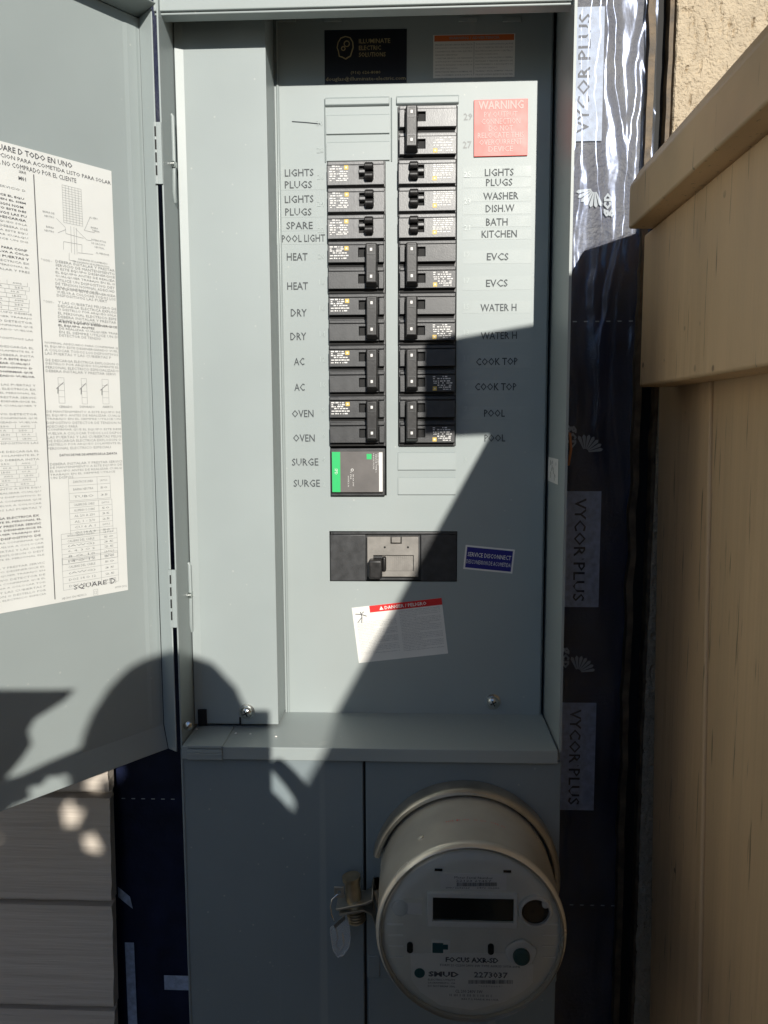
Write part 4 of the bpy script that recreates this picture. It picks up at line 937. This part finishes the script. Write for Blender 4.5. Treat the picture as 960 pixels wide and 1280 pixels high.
# optical port
c = fp_(668.5, 1137.5); mb = MB()
mb.lathe([(.0138, 0), (.0138, .003), (.0128, .0042), (.0116, .0042), (.0112, .003), (.0112, .0005)], (c.x, yf, c.z), n=40); pt = mc(mb.build('optical_port', 'meterlabel', smooth=True))
mb = MB(); mb.lathe([(.0113, .0012), (.0100, .0030), (.0090, .0020), (.0060, .0018), (.0001, .0022)], (c.x, yf, c.z), n=32); mc(mb.build('port_lens', 'lens', smooth=True))
# round tab at the port's shoulder
c = fp_(681, 1127); mb = MB(); mb.lathe([(.0030, 0), (.0030, .005), (.0015, .006), (.0001, .0062)], (c.x, yf, c.z), n=16); mc(mb.build('port_catch', 'meterlabel', smooth=True))
# reset knob: rounded triangle and dark button
c = fp_(651, 1190); mb = MB(); mb.prism([c+Vector((.0130*math.cos(t)*(1-.12*math.cos(3*(t-1.57))), 0, .0115*math.sin(t)*(1-.1*math.cos(3*(t+1.57))))) for t in [i*math.pi/9 for i in range(18)]], (0, -.0035, 0))
mc(mb.build('reset_boss', 'meterlabel', bevel=.0012)); mb = MB(); mb.lathe([(.0072, .0036), (.0068, .0065), (.005, .0072), (.0001, .0072)], (c.x, yf, c.z-.001), n=20); mc(mb.build('reset_button', 'teal', smooth=False))
for (x, y) in ((512.5, 1184), (613.5, 1186)):
    c = fp_(x, y); mb = MB(); mb.prism([c+Vector((.0026*math.cos(t), 0, .0026*math.sin(t)+(.0024 if math.sin(t) > 0 else -.0024))) for t in [(i+.5)*math.pi/8 for i in range(16)]], (0, -.0009, 0)); mc(mb.build('window_port', 'lcd'))
a, b = fp_(539, 1191), fp_(563, 1175); mb = MB(); mb.box(a.x, b.x, yf-.0008, yf+.001, a.z, b.z); mc(mb.build('port_block', 'meterlabel', bevel=.0005))
mb = MB(); a, b = fp_(540.5, 1190), fp_(554, 1178); mb.box(a.x, b.x, yf-.0014, yf, a.z, b.z); a, b = fp_(554, 1186), fp_(560, 1180); mb.box(a.x-.001, b.x, yf-.0012, yf, a.z, b.z); mc(mb.build('port_socket', 'teal', bevel=.0003))
# left window with its clear cover
a, b = fp_(505, 1144), fp_(529, 1123); mb = holed(MB(), a.x, b.x, a.z, b.z, [(a.x+.0015, b.x-.0012, a.z+.0015, b.z-.0035)], yf-.0012, .0012); mb.box(a.x+.0015, b.x-.0012, yf-.0003, yf, a.z+.0015, b.z-.0035, 1)
mc(mb.build('side_window', ['meterface', 'white'])); c = fp_(500, 1134); mb = MB(); mb.lathe([(.0070, .0004), (.0066, .0024), (.004, .0034), (.0001, .0036)], (c.x, yf, c.z), n=20); mc(mb.build('window_cap', 'clear', smooth=True))
for (x, y) in ((548, 1087), (634, 1089)):
    c = fp_(x, y); mb = MB(); mb.box(c.x-.0032, c.x+.0032, yf-.0006, yf+.0002, c.z-.001, c.z+.001); mc(mb.build('vent_slot', 'lcd'))
for i in range(4):
    for (x0, x1) in ((484+i*.8, 504), (678, 698-i*1.2)):
        a, b = fp_(x0, 1156+i*13.5), fp_(x1, 1155+i*13.5); mb = MB(); mb.box(a.x, b.x, yf-.0007, yf+.0002, a.z, b.z+.0002); mc(mb.build('face_rib', 'meterlabel'))
# print on the shell, rivet
mb = MB()
for k, ch in enumerate('MADE IN USA  CL 200  TYPE SG'):
    if ch == ' ': continue
    t = math.radians(104-k*1.35); p = MC+Vector((math.cos(t)*.0804, -.150, math.sin(t)*.0804)); rad = Vector((math.cos(t), 0, math.sin(t)))
    letter(mb, ch, p, Vector((math.sin(t), 0, -math.cos(t))), Y_, rad, .0011, .0024, 0, 0, .0004)
mc(mb.build('shell_print', 'redink')) 
t = math.radians(122); p = MC+Vector((math.cos(t)*.0800, -.158, math.sin(t)*.0800)); rad = Vector((math.cos(t), 0, math.sin(t)))
mb = MB(); mb.tube([p-rad*.001, p+rad*.0008, p+rad*.0014], [.0032, .0032, .001], 14); mc(mb.build('rivet', 'champagne', smooth=True))

# the clamp ring round the meter
ring = thing('meter_ring', 'dull steel clamp ring round the meter with a bolt at its left ear', 'clamp ring', (MC.x, yl, MC.z))
def rc(o): o.parent = ring; o.location = -Vector(ring.location); return o
mb = MB(); g0, g1 = math.radians(-172), math.radians(166)
mb.lathe([(.0825, .098), (.0822, .106), (.0838, .1100), (.0866, .1105), (.0886, .1085), (.0893, .103), (.0893, .092), (.0880, .088), (.0825, .088)], MC, n=110, a0=g0, a1=g1, close=True)
rc(mb.build('band', 'steel', smooth=True))
ea, eb = W(467, 1112, -.104), W(421, 1128, -.108)
def ear(p0, p1, dz):
    mb = MB(); A, B = Vector(p0), Vector(p1); mid = A+(B-A)*.12
    q = [A+Vector((0, 0, .013+dz)), A+Vector((-.0005, 0, .002+dz)), mid+Vector((-.004, 0, -.001+dz*.3)), B+Vector((0, 0, dz*.3))]
    for (u, v) in zip(q, q[1:]): mb.prism([u+Vector((0, -.012, 0)), v+Vector((0, -.012, 0)), v+Vector((0, .010, 0)), u+Vector((0, .010, 0))], Vector((.0011, 0, -.0022)))
    return rc(mb.build('ear', 'steel', bevel=.0009))
ear(W(466, 1118, -.104), W(421, 1127, -.104), 0)
mb = MB(); A = W(470, 1150, -.104); B = W(466, 1133, -.104); C = W(455, 1128, -.104); Dd = W(425, 1133, -.104)
for (u, v) in zip((A, B, C), (B, C, Dd)): mb.prism([u+Vector((0, -.012, 0)), v+Vector((0, -.012, 0)), v+Vector((0, .010, 0)), u+Vector((0, .010, 0))], Vector((.0008, 0, -.0020)))
rc(mb.build('ear', 'steel', bevel=.0008))
bt, bb_ = W(439, 1095, -.105), W(446, 1152, -.105); d = (bt-bb_).normalized()
mb = MB(); top = bt; mb.tube([top, top-d*.0035, top-d*.0037], [.0088, .0088, .0075], 24); mb.tube([top-d*.0035, bb_+d*.016], [.0072, .0078], 24)
for k in range(5): q = bb_+d*(.0135-k*.0028); mb.tube([q, q-d*.0008, q-d*.0016], [.0078, .0088, .0078], 24)
rc(mb.build('bolt', 'brass', bevel=0, smooth=True))
# a small square lug with a hole, where the seal is threaded
p = W(424, 1115, -.112); mb = holed(MB(), p.x-.0045, p.x+.0045, p.z-.0055, p.z+.0055, [(p.x-.0016, p.x+.0016, p.z-.002, p.z+.002)], -.113, .0016); rc(mb.build('seal_lug', 'steel', bevel=.0003))
# the clear seal
seal = thing('plastic_seal', 'clear plastic security seal hanging on a wire from the clamp ring', 'security seal', tuple(W(426, 1150, -.115)))
def sc(o): o.parent = seal; o.location = -Vector(seal.location); return o
s0_, s1_, s2_ = W(422, 1118, -.113), W(413, 1133, -.117), W(418, 1152, -.115)
sc(MB().tube([s0_, (s0_+s1_)/2+Vector((-.002, 0, .001)), s1_, (s1_+s2_)/2+Vector((-.001, 0, 0)), s2_], .0006, 6).build('wire', 'zinc', smooth=True))
out = [(416, 1158), (431, 1144), (435, 1150), (438, 1172), (436, 1184), (429, 1194), (422, 1195), (417, 1188), (414, 1172), (413, 1160)]
sc(MB().prism([W(x, y, -.113) for x, y in out], (0, -.0035, 0)).build('capsule', 'clear', bevel=.0012))
pp = [W(x, y, -.1165) for x, y in out+[out[0]]]; sc(MB().tube(pp, .0007, 6).build('rim', 'clear', smooth=True))
sc(MB().tube([W(x, y, -.115) for x, y in ((420, 1160), (422, 1172), (420, 1182), (425, 1188), (430, 1180), (428, 1166))], .0008, 6).build('rotor', 'zinc', smooth=True))
sc(MB().prism([W(x, y, -.1172) for x, y in ((417, 1156), (430, 1144), (432, 1148), (419, 1160))], (0, -.001, 0)).build('flag', 'zinc'))

# ================================================================== THE PHOTOGRAPHER (casts the shadow)
def SP(px, py, kind, t):
    """place at distance t out from the dead front whose shadow falls on the given pixel"""
    if kind == 'door': s, z = DS(px, py); P = DP(s, z)
    else: P = W(px, py, kind)
    u, v = P.x+SX*P.y, P.z+SZ*P.y; return Vector((u+SX*t, -t, v+SZ*t))
def skin(name, pts, edges, radii, matn, parent=None, sub=2):
    me = bpy.data.meshes.new(name); me.from_pydata([tuple(p) for p in pts], edges, []); o = bpy.data.objects.new(name, me); COL.objects.link(o)
    sm = o.modifiers.new('s', 'SKIN'); o.modifiers.new('d', 'SUBSURF').levels = sub; o.modifiers['d'].render_levels = sub
    for i, r in enumerate(radii):
        r = r if isinstance(r, tuple) else (r, r); me.skin_vertices[0].data[i].radius = r
    me.skin_vertices[0].data[0].use_root = True
    dg = bpy.context.evaluated_depsgraph_get(); dg.update(); m2 = bpy.data.meshes.new_from_object(o.evaluated_get(dg))
    m2.materials.clear(); m2.materials.append(M[matn]); m2.polygons.foreach_set('use_smooth', [True]*len(m2.polygons))
    bpy.data.objects.remove(o); q = bpy.data.objects.new(name, m2); COL.objects.link(q); q.parent = parent
    if parent: q.location = -Vector(parent.location)
    return q
HT = 1.15
hd = Vector((-.252+SX*HT, -HT, -.334+SZ*HT))
person = thing('person', 'person in a dark jacket holding up a phone in front of the open panel', 'person', (0, -1.3, -1.5))
chest = Vector((-.03, -1.30, -.36)); pel = Vector((-.03, -1.36, -.74)); neck = Vector((-.02, -1.22, -.12))
rsh, lsh = Vector((.15, -1.26, -.215)), Vector((-.22, -1.26, -.215))
rel, lel = Vector((.205, -1.10, -.42)), Vector((-.275, -1.27, -.50))
rwr = Vector((.075, -.90, -.155)); lwr = Vector((-.265, -1.19, -.74))
skin('body', [pel, chest, neck, rsh, lsh, rel, lel, rwr, lwr, pel+Vector((.09, 0, -.06)), pel+Vector((-.09, 0, -.06)), Vector((.09, -1.33, -1.08)), Vector((-.16, -1.33, -1.08)), Vector((.10, -1.37, -1.43)), Vector((-.18, -1.37, -1.43)), Vector((.11, -1.25, -1.47)), Vector((-.19, -1.25, -1.47))],
     [(0, 1), (1, 2), (1, 3), (1, 4), (3, 5), (4, 6), (5, 7), (6, 8), (0, 9), (0, 10), (9, 11), (10, 12), (11, 13), (12, 14), (13, 15), (14, 16)],
     [(.15, .11), (.17, .12), .06, .075, .075, .052, .052, .034, .034, .09, .09, .06, .06, .04, .04, .035, .035], 'cloth', person)
# head: a shaped ball with nose, brow, ears, chin
def head(c):
    bm = bmesh.new(); bmesh.ops.create_uvsphere(bm, u_segments=40, v_segments=28, radius=1)
    for v in bm.verts:
        x, y, z = v.co; X, Yv, Z = x*.074, y*.092, z*.108
        if z < 0: X *= 1-.28*(-z)**1.6; Yv *= 1-.12*(-z)
        if y > 0:    # the face looks towards the panel (+y)
            Yv += .016*math.exp(-(x/.16)**2-((z+.18)/.20)**2)                       # nose
            Yv -= .006*math.exp(-((abs(x)-.36)/.16)**2-((z-.06)/.12)**2)            # eye sockets
            Yv += .004*math.exp(-(x/.3)**2-((z+.50)/.07)**2)-.003*math.exp(-(x/.3)**2-((z+.58)/.04)**2)   # lips
            Yv += .008*math.exp(-(x/.3)**2-((z+.85)/.15)**2)
        X += math.copysign(.016*math.exp(-((y+.05)/.16)**2-((z+.05)/.20)**2)*(abs(x) > .8), x)   # ears
        v.co = (X+c.x, Yv+c.y, Z+c.z)
    me = bpy.data.meshes.new('head'); bm.to_mesh(me); bm.free(); me.materials.append(M['skin']); me.polygons.foreach_set('use_smooth', [True]*len(me.polygons))
    o = bpy.data.objects.new('head', me); COL.objects.link(o); o.parent = person; o.location = -Vector(person.location)
    return o
hc_ = hd+Vector((0, 0, -.030)); head(hc_)
skin('neck', [hc_+Vector((0, -.01, -.05)), neck+Vector((0, 0, -.04))], [(0, 1)], [.052, .058], 'skin', person)
bm = bmesh.new(); bmesh.ops.create_uvsphere(bm, u_segments=36, v_segments=24, radius=1)
bmesh.ops.delete(bm, geom=[v for v in bm.verts if v.co.z < -.25 or (v.co.y > .55 and v.co.z < .42)], context='VERTS')
for v in bm.verts:
    k = 1+.02*noise.noise(v.co*6); v.co = (v.co.x*.0775*k+hc_.x, v.co.y*.096*k+hc_.y-.003, v.co.z*.113*k+hc_.z)
me = bpy.data.meshes.new('hair'); bm.to_mesh(me); bm.free(); me.materials.append(M['hair']); o = bpy.data.objects.new('hair', me); COL.objects.link(o); o.parent = person; o.location = -Vector(person.location)
mb = MB()
for sx_ in (-1, 1): mb.lathe([(.0001, -.011), (.009, -.007), (.011, 0), (.009, .007), (.0001, .011)], hc_+Vector((sx_*.027, .076, .006)), 'z', 12)
mb.build('eyes', 'white', person, smooth=True, loc=-Vector(person.location))
# phone, its lens just behind the view point
phone = thing('phone', 'black phone held upright in the right hand of the person behind the camera', 'phone', (-.025, -.822, -.07))
PX0, PX1, PZ0, PZ1 = -.0625, .0125, -.1480, .0085
mb = MB(); mb.box(PX0, PX1, -.8275, -.8190, PZ0, PZ1); mb.build('case', 'handle', phone, bevel=.003, seg=3, loc=-Vector(phone.location))
MB().box(PX0+.003, PX1-.003, -.8281, -.8274, PZ0+.004, PZ1-.004).build('screen', 'lens', phone, loc=-Vector(phone.location))
mb = MB(); mb.lathe([(.0062, 0), (.0062, .0012), (.0001, .0012)], (-.002, -.8178, -.014), n=20); mb.build('lens', 'lens', phone, loc=-Vector(phone.location))
# right hand: palm beside the phone, fingers across its back
def hand(name, pts, edges, rad): return skin(name, pts, edges, rad, 'skin', person, 2)
palm = Vector((.040, -.858, -.125))
hand('right_hand', [rwr, palm, Vector((.030, -.842, -.098))], [(0, 1), (1, 2)], [.027, (.030, .020), (.022, .016)])
q = lambda px, py, k=-.09, t=.835: SP(px, py, k, t)
for nm, a, b, c, r in (('finger', q(388, 997), q(366, 974), q(338, 955, -.0935), .0085), ('finger', q(385, 1030), q(362, 1030), q(330, 1025), .0088), ('finger', q(388, 1050), q(366, 1050), q(330, 1048), .0085), ('finger', q(386, 1075), q(360, 1072), q(332, 1068), .0080)):
    a2 = Vector((a.x, -.848, a.z)); b2 = Vector((b.x, -.838, b.z)); c2 = Vector((c.x, -.826, c.z)); hand(nm, [palm, a2, b2, c2], [(0, 1), (1, 2), (2, 3)], [.013, r*1.2, r*1.05, r*.9])
hand('thumb', [palm, Vector((.028, -.856, -.085)), Vector((.010, -.846, -.070)), Vector((-.008, -.838, -.062))], [(0, 1), (1, 2), (2, 3)], [.014, .012, .0105, .008])
# left hand lowered beside the phone
lp = Vector((-.262, -1.16, -.81)); hand('left_hand', [lwr, lp], [(0, 1)], [.028, (.034, .018)])
for k in range(4):
    b = lp+Vector((-.004, -.022+.016*k, -.048)); hand('finger', [lp, b, b+Vector((.003, .002, -.024)), b+Vector((.010, .004, -.042+.004*abs(k-1.5)))], [(0, 1), (1, 2), (2, 3)], [.014, .0095, .0085, .0075])
hand('thumb', [lp, lp+Vector((.012, .030, -.02)), lp+Vector((.020, .036, -.045))], [(0, 1), (1, 2)], [.015, .0105, .0085])

# ---- the shrub behind the camera, whose leaves shade the lower left and leave three chinks
shrub = thing('shrub', 'added large-leaved shrub shaped to shade the open panel door, left of the person', 'shrub', (-.42, -1.02, -1.5))  # added stand-in for an arm, casting its shade on the door
chinks = [(118, 981, .07, .8), (88, 1022, .07, .95), (117, 1057, .07, .85), (72, 985, 'door', .95), (340, 1053, -.09, .5), (350, 990, -.09, 2.1)]
TS = 1.62
def uvof(P): return (P.x+SX*P.y, P.z+SZ*P.y)
ch = [(*uvof(SP(a, b, k, 1.0)), r*.0098) for a, b, k, r in chinks]
lit = []   # outline of what must stay in the sun: points on the door above the shade
limit = [(-.62, -.285), (-.372, -.2905), (-.349, -.2895), (-.333, -.2875), (-.344, -.302), (-.360, -.316), (-.3645, -.325), (-.3628, -.337), (-.3726, -.352), (-.378, -.362), (-.372, -.364), (-.352, -.3525), (-.338, -.3455), (-.322, -.336), (-.30, -.335), (-.2, -.40), (-.158, -.425), (-.12, -.45), (0, -.5), (.1, -.55)]
def below(u, v):
    # polygon test: region under the limit line
    poly = limit+[(.1, -1.1), (-.62, -1.1)]; c = False; n = len(poly)
    for i in range(n):
        x1, y1 = poly[i]; x2, y2 = poly[(i+1) % n]
        if (y1 > v) != (y2 > v) and u < (x2-x1)*(v-y1)/(y2-y1)+x1: c = not c
    return c
def leafpts(u, v, ang, ln, wdt):
    out = []
    for a, b in ((0, 0), (.22, .8), (.5, 1), (.78, .72), (1, 0), (.78, -.72), (.5, -1), (.22, -.8)):
        x, y = (a-.5)*ln, b*wdt/2; out.append((u+x*math.cos(ang)-y*math.sin(ang), v+x*math.sin(ang)+y*math.cos(ang)))
    return out
rnd = random.Random(5); leaves = []; mb = MB()
# accept leaves that stay inside the shade and off the chinks
cells = set(); tries = 0
def ok(pts):
    for (u, v) in pts+[((pts[i][0]+pts[(i+1) % 8][0])/2, (pts[i][1]+pts[(i+1) % 8][1])/2) for i in range(8)]+[(sum(p[0] for p in pts)/8, sum(p[1] for p in pts)/8)]:
        if not below(u, v): return False
        for (cu, cv, r) in ch:
            if (u-cu)**2+(v-cv)**2 < r*r: return False
    for (cu, cv, r) in ch:   # a chink fully inside a leaf
        uc, vc = sum(p[0] for p in pts)/8, sum(p[1] for p in pts)/8
        if (uc-cu)**2+(vc-cv)**2 < (r+.006)**2: return False
        c = False
        for i in range(8):
            x1, y1 = pts[i]; x2, y2 = pts[(i+1) % 8]
            if (y1 > cv) != (y2 > cv) and cu < (x2-x1)*(cv-y1)/(y2-y1)+x1: c = not c
        if c: return False
    return True
sizes = [(.10, .055)]*1500+[(.06, .034)]*1500
cov = {}
def covered(pts):
    n = 0; k = 0; G = .006
    us = [p[0] for p in pts]; vs = [p[1] for p in pts]; new = []
    for i in range(int(min(us)/G)-1, int(max(us)/G)+2):
        for j in range(int(min(vs)/G)-1, int(max(vs)/G)+2):
            u, v = i*G, j*G; c = False
            for a in range(8):
                x1, y1 = pts[a]; x2, y2 = pts[(a+1) % 8]
                if (y1 > v) != (y2 > v) and u < (x2-x1)*(v-y1)/(y2-y1)+x1: c = not c
            if c:
                k += 1
                if cov.get((i, j), 0) < 1: new.append((i, j))
    return new, k
for (ln, wd) in sizes:
    u, v = rnd.uniform(-.62, -.08), rnd.uniform(-.80, -.28); a = rnd.uniform(0, 6.28); ln *= rnd.uniform(.8, 1.2)
    p = leafpts(u, v, a, ln, wd)
    if not below(u, v) or not ok(p): continue
    new, k = covered(p)
    if len(new) < max(1, .22*k): continue
    for c in new: cov[c] = 1
    leaves.append(p)
G = .006; todo = [(i*G, j*G) for i in range(-104, -12) for j in range(-135, -46) if below(i*G, j*G)]
rnd.shuffle(todo)
for (u, v) in todo:
    if cov.get((round(u/G), round(v/G))): continue
    for (ln, wd) in ((.09, .05), (.06, .036), (.04, .026), (.026, .018), (.016, .013)):
        done = False
        for _ in range(5):
            p = leafpts(u+rnd.uniform(-.2, .2)*wd, v+rnd.uniform(-.2, .2)*wd, rnd.uniform(0, 6.28), ln, wd)
            if ok(p):
                new, k = covered(p)
                for c in new: cov[c] = 1
                cov[(round(u/G), round(v/G))] = 1; leaves.append(p); done = True; break
        if done: break
leaves.sort(key=lambda p: -abs(p[0][0]-p[4][0])-abs(p[0][1]-p[4][1]))
print('leaves', len(leaves))
def grow(sh, group, T0, T1, root):
    nleaf = 0; mb = MB()
    for p in group:
        t0 = rnd.uniform(T0, T1); uc, vc = sum(q_[0] for q_ in p)/8, sum(q_[1] for q_ in p)/8; tl, tm = rnd.uniform(-.5, .5), rnd.uniform(-.5, .5)
        P = []
        for (u, v) in p:
            t = t0+(u-uc)*tl+(v-vc)*tm; P.append(Vector((u+SX*t, -t, v+SZ*t)))
        cen = sum(P, Vector())/8+Vector((0, .003, 0))
        lb = MB() if nleaf < 150 else mb
        lb.add(P+[cen], [(i, (i+1) % 8, 8) for i in range(8)])
        if nleaf < 150: lb.build('leaf', 'leaf', sh, loc=-Vector(sh.location))
        nleaf += 1
    if mb.v: mb.build('small_leaves', 'leaf', sh, loc=-Vector(sh.location), kind='stuff')
    mb = MB(); fork = root+Vector((0, .02, .55))
    mb.tube([root, (root+fork)/2+Vector((.02, 0, 0)), fork], [.022, .018, .015], 10)
    for p in group[::9]:
        uc, vc = sum(q_[0] for q_ in p)/8, sum(q_[1] for q_ in p)/8; t = T1+.01
        if not below(uc, vc-.05) or vc > -.45: continue
        e = Vector((uc+SX*t, -t, vc+SZ*t))
        if e.z < fork.z+.1: continue
        mb.tube([fork, fork+(e-fork)*.5+Vector((0, -.06, -.05)), e], [.008, .004, .0015], 6)
    mb.build('branches', 'bark', sh, loc=-Vector(sh.location), smooth=True)
cu_ = lambda p: (sum(q_[0] for q_ in p)/8, sum(q_[1] for q_ in p)/8)
near = [p for p in leaves if cu_(p)[0] < -.30 and cu_(p)[1] > -.385]; far = [p for p in leaves if p not in near]
big = [(-.62, -.285), (-.45, -.2925), (-.40, -.2905), (-.372, -.2895), (-.349, -.2885), (-.331, -.2870), (-.338, -.297), (-.345, -.303), (-.360, -.315), (-.3645, -.325), (-.3628, -.337), (-.3700, -.350), (-.378, -.362), (-.42, -.385), (-.62, -.40)]
near = [p for p in near if not (cu_(p)[0] < -.366 and cu_(p)[1] > -.356)]
lb = MB(); P = []
for (u, v) in big:
    t = .93+.08*(u+.35)+.10*(v+.33); P.append(Vector((u+SX*t, -t, v+SZ*t)))
cen = sum(P, Vector())/len(P)+Vector((0, .006, 0)); lb.add(P+[cen], [(i, (i+1) % len(P), len(P)) for i in range(len(P))]); lb.build('shade_leaf', 'leaf', shrub, loc=-Vector(shrub.location))  # outline shaped to cast the pointed shade on the door
lo_ = [uvof(SP(a, b, 'door', 1.)) for a, b in ((0, 1014), (28, 1003), (44, 977), (70, 969), (98, 961), (132, 950))]
up_ = [(-.300, -.335), (-.322, -.336), (-.338, -.3455), (-.352, -.3525), (-.372, -.364), (-.385, -.368)]
P = [Vector((u+SX*.97, -.97-.05*(u+.34), v+SZ*.97)) for u, v in lo_+up_]; lb = MB(); lb.prism(P, (0, .0006, 0)); lb.build('shade_leaf', 'leaf', shrub, loc=-Vector(shrub.location))  # second outline, cut to shade the door foot around the lit patch
grow(shrub, near, .90, 1.0, Vector(shrub.location))
sh2 = thing('shrub', 'tall shrub behind the person, against the open yard', 'shrub', (.14, -1.80, -1.5))
grow(sh2, far, 1.58, 1.72, Vector(sh2.location))
bpy.context.view_layer.update()
